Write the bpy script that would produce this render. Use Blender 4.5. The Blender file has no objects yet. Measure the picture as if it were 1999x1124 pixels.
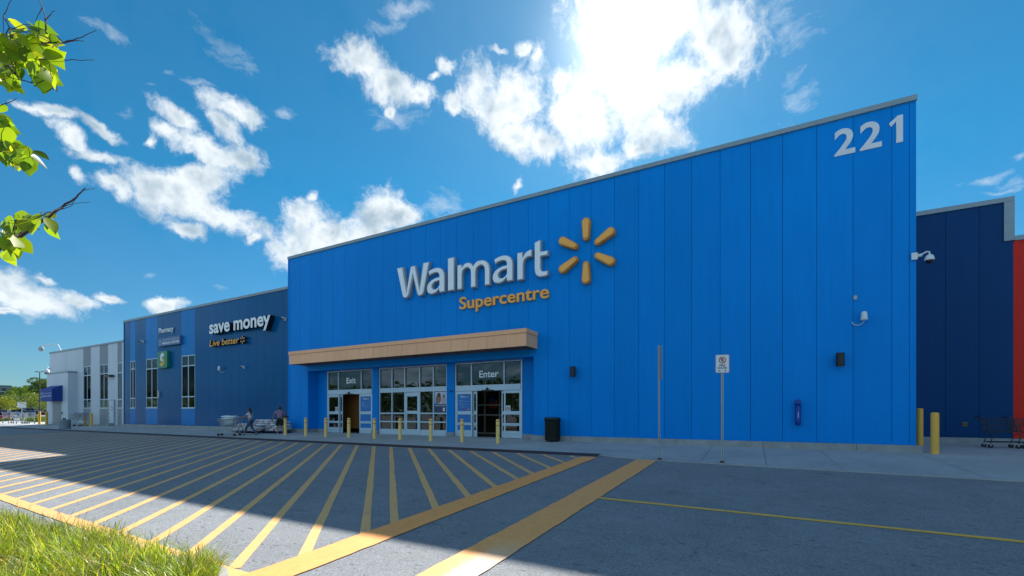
import bpy, bmesh, math, random
from mathutils import Vector, Matrix
random.seed(7)
R = math.radians
sc = bpy.context.scene
col = sc.collection

# ------------------------------------------------------------------ camera, sky, sun, exposure
F, D, EYE, SLOPE = 870.0, 19.6, 1.35, 0.033      # focal length (px of 1999), facade distance, eye height, fall of the ground
YAW = math.atan(F / 1611.5)
SN, CS = math.sin(YAW), math.cos(YAW)
cam = bpy.data.objects.new('camera', bpy.data.cameras.new('camera'))
col.objects.link(cam)
cam.location = (0, 0, EYE)
cam.rotation_euler = (R(90), 0, YAW)
cam.data.lens = 36 * F / 1999
cam.data.shift_y = (805 - 562) / 1999
cam.data.clip_end = 5000
cam.data.clip_start = 0.05
sc.camera = cam

SUN = Vector((-0.3186, 1.18, 1.0)).normalized()
SUN_EL = math.asin(SUN.z)
SUN_AZ = math.atan2(SUN.x, SUN.y)
sun = bpy.data.objects.new('sun', bpy.data.lights.new('sun', 'SUN'))
col.objects.link(sun)
sun.data.energy = 5.0
sun.data.angle = R(0.53)
sun.data.color = (1.0, 0.95, 0.87)
sun.rotation_euler = SUN.to_track_quat('Z', 'Y').to_euler()

vs = sc.view_settings
vs.view_transform = 'Standard'
vs.look = 'None'
vs.exposure = 1.1
vs.gamma = 1
vs.use_curve_mapping = False
sc.cycles.max_bounces = 7
sc.cycles.sample_clamp_indirect = 6

# --- measured bearings of things in the place -> world positions
def ray(px):
    r = (px - 999.5) / F
    return r * CS - SN, r * SN + CS
def X(px, Y=D):
    dx, dy = ray(px); return dx / dy * Y
def Z(px, py, Y=D):
    return EYE + (805 - py) / F * Y / ray(px)[1]
def YX(px, x):
    dx, dy = ray(px); return x * dy / dx
def gz(Y):
    if Y >= D: return 0.0
    return -SLOPE * (D - max(Y, -32.0))
def G(px, py):
    dx, dy = ray(px); q = (805 - py) / F
    t = -(EYE + SLOPE * D) / (q - SLOPE * dy)
    return dx * t, dy * t
def azel(px, py):
    dx, dy = ray(px); v = Vector((dx, dy, (805 - py) / F)).normalized()
    return math.atan2(v.x, v.y), math.asin(v.z)

# ------------------------------------------------------------------ node helpers
class NT:
    def __init__(s, nt):
        s.nt = nt
    def n(s, t, ins=None, **kw):
        nd = s.nt.nodes.new(t)
        for k, v in kw.items(): setattr(nd, k, v)
        for k, v in (ins or {}).items():
            if isinstance(v, bpy.types.NodeSocket): s.nt.links.new(v, nd.inputs[k])
            else: nd.inputs[k].default_value = v
        return nd
    def math(s, op, a, b=0.0, c=0.0):
        return s.n('ShaderNodeMath', {0: a, 1: b, 2: c}, operation=op).outputs[0]
    def rng(s, v, a, b, c=0.0, d=1.0, smooth=False):
        nd = s.n('ShaderNodeMapRange', {0: v, 1: a, 2: b, 3: c, 4: d})
        if smooth: nd.interpolation_type = 'SMOOTHSTEP'
        return nd.outputs[0]
    def mix(s, f, a, b, mode='MIX'):
        nd = s.n('ShaderNodeMix', data_type='RGBA', blend_type=mode)
        for k, v in ((0, f), (6, a), (7, b)):
            if isinstance(v, bpy.types.NodeSocket): s.nt.links.new(v, nd.inputs[k])
            else: nd.inputs[k].default_value = v if k == 0 else (tuple(v) + (1,))[:4]
        return nd.outputs[2]
    def noise(s, vec, scale, detail=4, rough=0.55, **kw):
        return s.n('ShaderNodeTexNoise', {'Vector': vec, 'Scale': scale, 'Detail': detail, 'Roughness': rough}, **kw).outputs['Fac']
    def vec(s, x, y, z=0.0):
        return s.n('ShaderNodeCombineXYZ', {0: x, 1: y, 2: z}).outputs[0]

# ------------------------------------------------------------------ world: clear blue sky, cumulus clouds, bright sun behind the building
w = bpy.data.worlds.new('World'); sc.world = w; w.use_nodes = True
w.node_tree.nodes.clear()
N = NT(w.node_tree)
sky = N.n('ShaderNodeTexSky', sky_type='NISHITA', sun_disc=False)
sky.sun_elevation = SUN_EL; sky.sun_rotation = SUN_AZ
sky.air_density = 1.0; sky.dust_density = 0.06; sky.ozone_density = 2.0
dirn = N.n('ShaderNodeNewGeometry').outputs['Incoming']
dirn = N.n('ShaderNodeVectorMath', {0: dirn, 3: -1.0}, operation='SCALE').outputs[0]
sep = N.n('ShaderNodeSeparateXYZ', {0: dirn})
az = N.math('ARCTAN2', sep.outputs[0], sep.outputs[1])
el = N.math('ARCSINE', sep.outputs[2])
p0 = N.vec(az, el, 0.0)
wn = N.n('ShaderNodeTexNoise', {'Vector': p0, 'Scale': 9.0, 'Detail': 5.0, 'Roughness': 0.6})
wv = N.n('ShaderNodeVectorMath', {0: wn.outputs['Color'], 1: (0.5, 0.5, 0.5)}, operation='SUBTRACT').outputs[0]
wv = N.n('ShaderNodeVectorMath', {0: wv, 1: (0.065, 0.065, 0)}, operation='MULTIPLY').outputs[0]
pw = N.n('ShaderNodeVectorMath', {0: p0, 1: wv}, operation='ADD').outputs[0]
pw = N.n('ShaderNodeVectorMath', {0: pw, 1: (0, 0, 1)}, operation='ADD').outputs[0]
# bearings of the clouds: (x, y, long half axis, short half axis, tilt in degrees)
CLOUDS = [
 (1290,50,165,85,0),(1400,60,90,95,0),(1180,70,70,90,0),(1225,160,80,90,0),(1330,165,95,52,-25),(1270,240,60,70,-60),(1265,-60,220,90,0),
 (985,200,82,78,0),(1010,270,60,35,20),(1135,240,85,105,0),(1090,158,30,34,0),(1160,315,70,34,0),(1060,290,45,32,10),(1048,120,18,34,15),(1022,98,24,20,0),(972,97,18,9,0),
 (1245,290,34,26,0),
 (700,118,62,42,32),(760,168,62,38,30),(812,186,44,26,20),(872,128,22,18,10),(882,205,20,24,0),(765,222,10,14,0),(846,150,22,12,-30),
 (342,225,62,20,40),(400,290,95,26,30),(455,218,70,30,32),(470,310,62,30,20),(330,250,40,14,35),(298,267,16,20,40),(430,250,60,22,50),
 (100,222,70,13,14),(190,250,72,14,26),(140,275,60,22,38),(200,312,74,17,12),(150,345,28,20,40),(228,365,56,22,12),(225,272,28,14,30),
 (350,380,130,44,14),(395,350,62,30,-8),(440,425,90,34,20),(375,445,40,16,10),(498,468,26,12,-10),
 (650,455,88,52,0),(600,420,52,34,-20),(740,410,62,42,0),(790,420,42,30,0),(612,385,20,16,-30),(570,470,26,40,0),(590,500,60,40,0),(690,470,120,40,0),
 (60,578,115,34,10),(150,580,62,16,14),(215,578,38,9,12),(80,538,18,9,10),(10,555,60,34,0),(10,610,30,8,0),
 (330,597,44,10,0),(1010,360,11,15,20),
 ]
VEIL = [(290,152,24,10,10),(385,155,50,12,28),(322,122,20,8,10),(292,547,22,12,10),(425,562,20,8,15),(755,50,40,20,-20),(1925,345,75,9,-16),(1985,350,50,14,-12),(1950,368,55,7,-10),(1990,300,26,7,-10),(230,65,60,16,20),(440,95,80,26,40),(795,20,60,16,0),(1530,70,60,70,0),(1545,190,40,60,0),(770,235,60,30,10),(560,215,30,12,0),(250,210,30,18,0),(880,400,60,30,10)]
md = md2 = None
for q_, (cx, cy, a, b, t) in enumerate(CLOUDS + VEIL):
    faint = 0.2 if a < 30 and cx < 640 else 0.0
    c0 = Vector(azel(cx, cy)); ca, sa = math.cos(R(t)), math.sin(R(t))
    e = 4.0
    J1 = (Vector(azel(cx + e * ca, cy + e * sa)) - c0) / e * a
    J2 = (Vector(azel(cx - e * sa, cy + e * ca)) - c0) / e * b
    M = Matrix(((J1.x, J2.x), (J1.y, J2.y))).inverted()
    k = M @ c0
    q1 = N.n('ShaderNodeVectorMath', {0: pw, 1: (M[0][0], M[0][1], -k.x)}, operation='DOT_PRODUCT').outputs['Value']
    q2 = N.n('ShaderNodeVectorMath', {0: pw, 1: (M[1][0], M[1][1], -k.y)}, operation='DOT_PRODUCT').outputs['Value']
    ln = N.n('ShaderNodeVectorMath', {0: N.vec(q1, q2)}, operation='LENGTH').outputs['Value']
    if faint: ln = N.math('ADD', ln, faint)
    if q_ >= len(CLOUDS):
        md2 = ln if md2 is None else N.n('ShaderNodeMath', {0: md2, 1: ln, 2: 0.3}, operation='SMOOTH_MIN').outputs[0]
        continue
    md = ln if md is None else N.n('ShaderNodeMath', {0: md, 1: ln, 2: 0.22}, operation='SMOOTH_MIN').outputs[0]
n1a = N.noise(p0, 11.0, 7, 0.58)
n1b = N.noise(pw, 48.0, 10, 0.70)
n1 = N.math('ADD', N.math('MULTIPLY', n1a, 0.56), N.math('MULTIPLY', n1b, 0.44))
lit_off = N.n('ShaderNodeVectorMath', {0: p0, 1: (0.018, 0.026, 0)}, operation='ADD').outputs[0]
n2 = N.noise(lit_off, 7.5, 4, 0.55)
n3 = N.noise(p0, 7.5, 4, 0.55)
dens = N.math('SUBTRACT', 1.16, md)
dens = N.math('MAXIMUM', dens, -1.6)
dens = N.math('ADD', dens, N.math('MULTIPLY', N.math('SUBTRACT', n1, 0.5), 3.3))
# broken cloud added behind and beside viewer, cover and tint set for fill light
nb = N.noise(N.n('ShaderNodeVectorMath', {0: dirn, 1: (1.0, 1.0, 2.6)}, operation='MULTIPLY').outputs[0], 2.6, 8, 0.6)
behind = N.rng(sep.outputs[1], 0.1, -0.35)
db = N.math('MULTIPLY', N.math('SUBTRACT', nb, 0.455), N.math('MULTIPLY', behind, 7.0))
dens = N.math('MAXIMUM', dens, N.math('SUBTRACT', db, 0.02))
cover = N.rng(dens, -0.10, 0.85, smooth=True)
nv = N.noise(N.n('ShaderNodeVectorMath', {0: pw, 1: (0.5, 1.3, 1)}, operation='MULTIPLY').outputs[0], 26.0, 9, 0.68)
veil = N.math('ADD', N.math('SUBTRACT', 0.9, md2), N.math('MULTIPLY', N.math('SUBTRACT', nv, 0.5), 4.5))
veil = N.math('MULTIPLY', N.rng(veil, 0.0, 1.3), 0.42)
cover = N.math('MAXIMUM', cover, veil)
above = N.rng(el, -0.01, 0.03)
cover = N.math('MULTIPLY', cover, above)
sunang = N.n('ShaderNodeVectorMath', {0: dirn, 1: tuple(SUN)}, operation='DOT_PRODUCT').outputs['Value']
sunang = N.math('MAXIMUM', sunang, 0.0)
glow = N.math('ADD', N.math('MULTIPLY', N.math('POWER', sunang, 24.0), 0.06), N.math('MULTIPLY', N.math('POWER', sunang, 260.0), 0.42))
core = N.math('MULTIPLY', N.math('POWER', sunang, 2500.0), 4.0)
relief = N.math('SUBTRACT', n3, n2)
shade = N.math('ADD', N.math('MULTIPLY', relief, 4.5), N.rng(dens, 0.6, 1.5, 0.0, 0.6))
shade = N.math('SUBTRACT', shade, N.math('MULTIPLY', glow, 2.2))
shade = N.rng(shade, -0.05, 0.8)
ccol = N.mix(shade, (0.43, 0.465, 0.485), (0.20, 0.265, 0.32))
ccol = N.mix(N.rng(behind, 0.3, 1.0), ccol, N.mix(shade, (0.42, 0.60, 0.76), (0.28, 0.40, 0.52)))
skyt = N.mix(N.rng(el, 0.0, 0.42), (0.40, 0.63, 0.84), (0.12, 0.88, 1.10))
skyc = N.mix(1.0, sky.outputs[0], skyt, 'MULTIPLY')
skys = N.n('ShaderNodeVectorMath', {0: skyc, 3: 0.048}, operation='SCALE').outputs[0]
mixc = N.mix(cover, skys, ccol)
gl = N.n('ShaderNodeVectorMath', {0: (1.0, 0.98, 0.94), 3: N.math('ADD', glow, core)}, operation='SCALE').outputs[0]
tot = N.n('ShaderNodeVectorMath', {0: mixc, 1: gl}, operation='ADD').outputs[0]
bg = N.n('ShaderNodeBackground', {'Color': tot, 'Strength': 1.0})
wo = N.n('ShaderNodeOutputWorld', {'Surface': bg.outputs[0]})

# ------------------------------------------------------------------ materials
MATS = {}
def mat(name, c, rough=0.6, metal=0.0, var=0.08, vscale=3.0, bump=0.0, bscale=60.0, spec=0.5, coat=0.0, dirt=0.0):
    if name in MATS: return MATS[name]
    m = bpy.data.materials.new(name); m.use_nodes = True
    m.node_tree.nodes.clear(); n = NT(m.node_tree)
    tc = n.n('ShaderNodeTexCoord').outputs['Object']
    nz = n.noise(tc, vscale, 5, 0.6)
    f = n.rng(nz, 0.25, 0.75, 1 - var, 1 + var)
    cc = n.n('ShaderNodeVectorMath', {0: c[:3], 3: f}, operation='SCALE').outputs[0]
    if dirt:
        dn = n.noise(tc, vscale * 2.7, 7, 0.68)
        cc = n.mix(n.rng(dn, 0.52, 0.75, 0, dirt), cc, tuple(x * 0.35 + 0.01 for x in c[:3]))
    p = n.n('ShaderNodeBsdfPrincipled', {'Base Color': cc, 'Roughness': rough, 'Metallic': metal, 'Specular IOR Level': spec, 'Coat Weight': coat})
    if bump:
        b = n.n('ShaderNodeBump', {'Height': n.noise(tc, bscale, 3), 'Strength': bump, 'Distance': 0.01})
        m.node_tree.links.new(b.outputs[0], p.inputs['Normal'])
    n.n('ShaderNodeOutputMaterial', {0: p.outputs[0]})
    MATS[name] = m
    return m

def panel_mat(name, c, rough=0.38, spec=0.5, stain=0.05, oilk=0.35):
    """painted sheet-metal cladding: soft oil-canning, faint run-off streaks, slightly different sheets"""
    m = bpy.data.materials.new(name); m.use_nodes = True
    m.node_tree.nodes.clear(); n = NT(m.node_tree)
    tc = n.n('ShaderNodeTexCoord').outputs['Object']
    st = n.n('ShaderNodeVectorMath', {0: tc, 1: (6.0, 6.0, 0.35)}, operation='MULTIPLY').outputs[0]
    s1 = n.noise(st, 1.0, 5, 0.6)
    s2 = n.noise(tc, 0.22, 4, 0.6)
    isl = n.n('ShaderNodeNewGeometry').outputs['Random Per Island']
    f = n.math('MULTIPLY', n.rng(s1, 0.3, 0.7, 1 - stain, 1 + stain), n.rng(s2, 0.3, 0.7, 0.95, 1.05))
    f = n.math('MULTIPLY', f, n.rng(isl, 0, 1, 0.96, 1.04))
    cc = n.n('ShaderNodeVectorMath', {0: c, 3: f}, operation='SCALE').outputs[0]
    oil = n.noise(n.n('ShaderNodeVectorMath', {0: tc, 1: (1.0, 1.0, 0.25)}, operation='MULTIPLY').outputs[0], 1.7, 2, 0.5)
    fine = n.noise(tc, 140.0, 2, 0.5)
    h = n.math('ADD', n.math('MULTIPLY', oil, 0.012), n.math('MULTIPLY', fine, 0.0004))
    b = n.n('ShaderNodeBump', {'Height': h, 'Strength': oilk, 'Distance': 1.0})
    rg = rough
    p = n.n('ShaderNodeBsdfPrincipled', {'Base Color': cc, 'Roughness': rg, 'Specular IOR Level': spec, 'Normal': b.outputs[0]})
    n.n('ShaderNodeOutputMaterial', {0: p.outputs[0]})
    MATS[name] = m
    return m

BLUE = panel_mat('bright_blue_cladding', (0.0, 0.222, 0.66), 0.42, 0.08, 0.045)
MID = panel_mat('deep_blue_cladding', (0.0, 0.088, 0.235), 0.2, 0.12, 0.03, 0.05)
STRIPE = panel_mat('mid_blue_cladding', (0.0, 0.175, 0.48), 0.3, 0.12, 0.03, 0.05)
NAVY = panel_mat('navy_cladding', (0.0, 0.046, 0.15), 0.45, 0.12)
RED = panel_mat('red_cladding', (0.62, 0.020, 0.008), 0.5, 0.2)
WHITEP = panel_mat('white_cladding', (0.50, 0.55, 0.60), 0.5, 0.4)
GREYP = panel_mat('grey_cladding', (0.20, 0.23, 0.25), 0.5, 0.4)
TAN = panel_mat('tan_cladding', (0.90, 0.47, 0.26), 0.6, 0.2)
CAP = mat('grey_flashing', (0.24, 0.30, 0.33), 0.5, 0.3)
ALU = mat('pale_aluminium', (0.48, 0.60, 0.68), 0.38, 0.25, 0.04)
DARKJ = mat('dark_joint', (0.001, 0.04, 0.13), 0.8)
CONC = mat('footing_concrete', (0.30, 0.31, 0.31), 0.9, 0, 0.22, 2.2, 0.5, 30, 0.3, dirt=0.35)
YEL = mat('yellow_bollard', (0.88, 0.58, 0.18), 0.5, 0, 0.08, 4, 0.2, 25, dirt=0.15)
YEL2 = mat('deep_yellow_bollard', (0.80, 0.42, 0.06), 0.55, 0, 0.1, 4, 0.2, 25, dirt=0.3)
REDM = mat('red_tape', (0.50, 0.05, 0.02), 0.5)
BLACK = mat('black_metal', (0.012, 0.014, 0.014), 0.4, 0.2)
RUB = mat('black_rubber', (0.012, 0.012, 0.012), 0.8)
GALV = mat('galvanised_steel', (0.36, 0.40, 0.42), 0.5, 0.25, 0.12, 20)
WHT = mat('white_plastic', (0.62, 0.66, 0.68), 0.4, 0, 0.03)
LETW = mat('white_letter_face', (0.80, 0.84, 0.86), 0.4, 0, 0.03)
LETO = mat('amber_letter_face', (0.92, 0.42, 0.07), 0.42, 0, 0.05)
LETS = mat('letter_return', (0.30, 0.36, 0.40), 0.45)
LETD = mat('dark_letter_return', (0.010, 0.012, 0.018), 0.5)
CHROME = mat('cart_wire', (0.42, 0.45, 0.47), 0.3, 0.9)
SIGNW = mat('sign_white', (0.72, 0.74, 0.74), 0.45, 0, 0.03)
SIGNK = mat('sign_black', (0.01, 0.01, 0.012), 0.5)
SIGNR = mat('sign_red', (0.42, 0.006, 0.008), 0.45)
SIGNB = mat('poster_blue', (0.004, 0.17, 0.50), 0.35)

def glass_mat(name, c, ior=1.95, rough=0.015):
    m = bpy.data.materials.new(name); m.use_nodes = True
    m.node_tree.nodes.clear(); n = NT(m.node_tree)
    tc = n.n('ShaderNodeTexCoord').outputs['Object']
    b = n.n('ShaderNodeBump', {'Height': n.noise(tc, 1.1, 2), 'Strength': 0.25, 'Distance': 0.01})
    p = n.n('ShaderNodeBsdfPrincipled', {'Base Color': tuple(c) + (1,), 'Roughness': rough, 'IOR': ior, 'Normal': b.outputs[0]})
    tr = n.n('ShaderNodeBsdfTransparent', {0: (0.55, 0.58, 0.55, 1)})
    mx = n.n('ShaderNodeMixShader', {0: 0.35, 1: p.outputs[0], 2: tr.outputs[0]})
    n.n('ShaderNodeOutputMaterial', {0: mx.outputs[0]})
    MATS[name] = m
    return m
GLASS = glass_mat('dark_window_glass', (0.006, 0.008, 0.007))

# ------------------------------------------------------------------ mesh helpers
class MB:
    def __init__(s): s.v = []; s.f = []; s.mi = []; s.cur = 0
    def m(s, i): s.cur = i; return s
    def face(s, idx): s.f.append(tuple(idx)); s.mi.append(s.cur)
    def box(s, x0, x1, y0, y1, z0, z1):
        b = len(s.v)
        s.v += [(x0,y0,z0),(x1,y0,z0),(x1,y1,z0),(x0,y1,z0),(x0,y0,z1),(x1,y0,z1),(x1,y1,z1),(x0,y1,z1)]
        for q in ((3,2,1,0),(4,5,6,7),(0,1,5,4),(1,2,6,5),(2,3,7,6),(3,0,4,7)): s.face([b+i for i in q])
        return s
    def quad(s, *p):
        b = len(s.v); s.v += [tuple(q) for q in p]; s.face(range(b, b + len(p))); return s
    def prism(s, pts, axis, a, c):
        """polygon pts (2-D) extruded along axis 'x','y','z' from a to c"""
        def put(p, t):
            return {'x': (t, p[0], p[1]), 'y': (p[0], t, p[1]), 'z': (p[0], p[1], t)}[axis]
        b = len(s.v); n = len(pts)
        s.v += [put(p, a) for p in pts] + [put(p, c) for p in pts]
        s.face([b + i for i in range(n)][::-1]); s.face([b + n + i for i in range(n)])
        for i in range(n):
            j = (i + 1) % n; s.face([b+i, b+j, b+n+j, b+n+i])
        return s
    def tube(s, pts, r, n=8, caps=True):
        pts = [Vector(p) for p in pts]
        rs = r if isinstance(r, (list, tuple)) else [r] * len(pts)
        b = len(s.v); up = None
        for i, p in enumerate(pts):
            d = (pts[min(i+1, len(pts)-1)] - pts[max(i-1, 0)])
            if d.length < 1e-9: d = Vector((0,0,1))
            d.normalize()
            if up is None:
                up = d.orthogonal().normalized()
            up = (up - d * up.dot(d))
            if up.length < 1e-6: up = d.orthogonal()
            up.normalize(); sd = d.cross(up)
            for k in range(n):
                a = 2 * math.pi * k / n
                s.v.append(tuple(p + (up * math.cos(a) + sd * math.sin(a)) * rs[i]))
        for i in range(len(pts) - 1):
            for k in range(n):
                k2 = (k + 1) % n
                s.face([b+i*n+k, b+i*n+k2, b+(i+1)*n+k2, b+(i+1)*n+k])
        if caps:
            s.face([b + k for k in range(n)][::-1]); s.face([b + (len(pts)-1)*n + k for k in range(n)])
        return s
    def lathe(s, prof, n=24, c=(0,0,0)):
        b = len(s.v)
        for (r, z) in prof:
            for k in range(n):
                a = 2*math.pi*k/n; s.v.append((c[0]+r*math.cos(a), c[1]+r*math.sin(a), c[2]+z))
        for i in range(len(prof)-1):
            for k in range(n):
                k2 = (k+1) % n; s.face([b+i*n+k, b+i*n+k2, b+(i+1)*n+k2, b+(i+1)*n+k])
        s.face([b+k for k in range(n)][::-1]); s.face([b+(len(prof)-1)*n+k for k in range(n)])
        return s
    def sphere(s, c, r, n=12, sc_=(1,1,1)):
        prof = []
        b = len(s.v); m = n // 2
        for i in range(m + 1):
            t = math.pi * i / m
            for k in range(n):
                a = 2*math.pi*k/n
                s.v.append((c[0]+r*sc_[0]*math.sin(t)*math.cos(a), c[1]+r*sc_[1]*math.sin(t)*math.sin(a), c[2]-r*sc_[2]*math.cos(t)))
        for i in range(m):
            for k in range(n):
                k2 = (k+1) % n; s.face([b+i*n+k, b+i*n+k2, b+(i+1)*n+k2, b+(i+1)*n+k])
        return s
    def add(s, verts, faces, mtx=None):
        b = len(s.v)
        s.v += [tuple(mtx @ Vector(v)) if mtx else tuple(v) for v in verts]
        for f in faces: s.face([b+i for i in f])
        return s
    def build(s, name, mats, parent=None, bevel=0.0, smooth=False, loc=None):
        me = bpy.data.meshes.new(name)
        if loc: s.v = [(a-loc[0], b-loc[1], c-loc[2]) for a, b, c in s.v]
        me.from_pydata(s.v, [], s.f)
        mats = mats if isinstance(mats, (list, tuple)) else [mats]
        for m_ in mats: me.materials.append(m_)
        if len(mats) > 1: me.polygons.foreach_set('material_index', s.mi)
        if smooth: me.polygons.foreach_set('use_smooth', [True] * len(me.polygons))
        me.validate(); me.update()
        o = bpy.data.objects.new(name, me); col.objects.link(o)
        if parent is not None:
            o.parent = parent
            if parent.name in WB: o.location = [-q for q in parent.location]   # parts given in place, thing's origin at its base
        if loc: o.location = loc
        if bevel:
            bv = o.modifiers.new('bevel', 'BEVEL'); bv.width = bevel; bv.segments = 2; bv.limit_method = 'ANGLE'; bv.angle_limit = R(40)
        return o

def build_each(b, name, m, parent, bevel=0.0):
    for i in range(0, len(b.v), 8):
        q = MB(); q.v = b.v[i:i+8]
        for f in ((3,2,1,0),(4,5,6,7),(0,1,5,4),(1,2,6,5),(2,3,7,6),(3,0,4,7)): q.face(f)
        q.build(name, m, parent, bevel)
def tag(o, label=None, cat=None, group=None, kind=None):
    for k, v in (('label', label), ('category', cat), ('group', group), ('kind', kind)):
        if v: o[k] = v
    return o
WB = set()
def place(name, loc, label, cat, group=None):
    o = thing(name, loc, label, cat, group); WB.add(o.name); return o
def thing(name, loc, label, cat, group=None, rz=0.0):
    o = bpy.data.objects.new(name, None); col.objects.link(o)
    o.location = loc; o.rotation_euler = (0, 0, rz); o.empty_display_size = 0.2
    return tag(o, label, cat, group)
def dup(root, loc, rz=0.0, label=None, group=None, scale=None):
    def cp(o, parent):
        c = o.copy(); col.objects.link(c)
        if parent is not None: c.parent = parent
        for ch in list(o.children): cp(ch, c)
        return c
    r = cp(root, None); r.location = loc; r.rotation_euler = (0, 0, rz)
    if scale: r.scale = scale
    if label: r['label'] = label
    if group: r['group'] = group
    return r

# lettering -----------------------------------------------------------------
def text_geo(s, bold=0.0, extrude=0.05, shear=0.0, spacing=1.0, bev=0.0):
    cu = bpy.data.curves.new('t', 'FONT'); cu.body = s; cu.size = 1.0; cu.extrude = extrude
    cu.offset = bold; cu.shear = shear; cu.space_character = spacing; cu.resolution_u = 6
    cu.bevel_depth = bev; cu.bevel_resolution = 1
    o = bpy.data.objects.new('t', cu); col.objects.link(o)
    dg = bpy.context.evaluated_depsgraph_get(); dg.update()
    me = o.evaluated_get(dg).to_mesh()
    vs_ = [tuple(v.co) for v in me.vertices]; fs = [tuple(p.vertices) for p in me.polygons]
    o.evaluated_get(dg).to_mesh_clear()
    bpy.data.objects.remove(o); bpy.data.curves.remove(cu)
    return vs_, fs
def fit(vs_, x0, x1, z0, z1, yf, depth):
    """lay text geometry (x right, y up, z towards the reader) on a wall facing -Y; face of the letters at yf"""
    xs = [v[0] for v in vs_]; ys = [v[1] for v in vs_]; zs = [v[2] for v in vs_]
    a, b, c, d = min(xs), max(xs), min(ys), max(ys); e, f_ = min(zs), max(zs)
    return [(x0 + (v[0]-a)/(b-a)*(x1-x0), yf + (f_-v[2])/max(f_-e, 1e-9)*depth, z0 + (v[1]-c)/(d-c)*(z1-z0)) for v in vs_]
def islands(vs_, fs):
    par = list(range(len(vs_)))
    def find(i):
        while par[i] != i: par[i] = par[par[i]]; i = par[i]
        return i
    # text meshes split front, side and back: weld by position first
    key = {}
    for i, v in enumerate(vs_):
        k = (round(v[0], 4), round(v[2], 4))
        if k in key: par[find(i)] = find(key[k])
        else: key[k] = i
    for f in fs:
        for i in f[1:]: par[find(i)] = find(f[0])
    gr = {}
    for f in fs: gr.setdefault(find(f[0]), []).append(f)
    comps = []
    for fl in gr.values():
        xs = [vs_[i][0] for f in fl for i in f]; comps.append([min(xs), max(xs), fl])
    comps.sort(key=lambda c: c[0])
    out = []
    for c in comps:
        if out and min(out[-1][1], c[1]) - max(out[-1][0], c[0]) > 0.55 * min(out[-1][1]-out[-1][0], c[1]-c[0]):
            out[-1][0] = min(out[-1][0], c[0]); out[-1][1] = max(out[-1][1], c[1]); out[-1][2] += c[2]
        else: out.append(c)
    return [c[2] for c in out]
def letters(parent, s, x0, x1, z0, z1, yf, depth, face, side, bold=0.02, shear=0.0, name='letter', spacing=1.0):
    vs_, fs = text_geo(s, bold, 0.05, shear, spacing)
    pv = fit(vs_, x0, x1, z0, z1, yf, depth)
    for fl in islands(pv, fs):
        use = sorted({i for f in fl for i in f}); mp = {i: k for k, i in enumerate(use)}
        b = MB()
        for f in fl:
            b.cur = 0 if all(abs(pv[i][1] - yf) < 1e-5 for i in f) else 1
            b.face([mp[i] for i in f])
        b.v = [pv[i] for i in use]
        b.build(name, [face, side], parent, loc=None)
def flat_text(parent, name, s, x0, x1, z0, z1, yf, m, bold=0.02, depth=0.002, shear=0.0):
    vs_, fs = text_geo(s, bold, 0.01, shear)
    return MB().add(fit(vs_, x0, x1, z0, z1, yf, depth), fs).build(name, m, parent)

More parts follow.
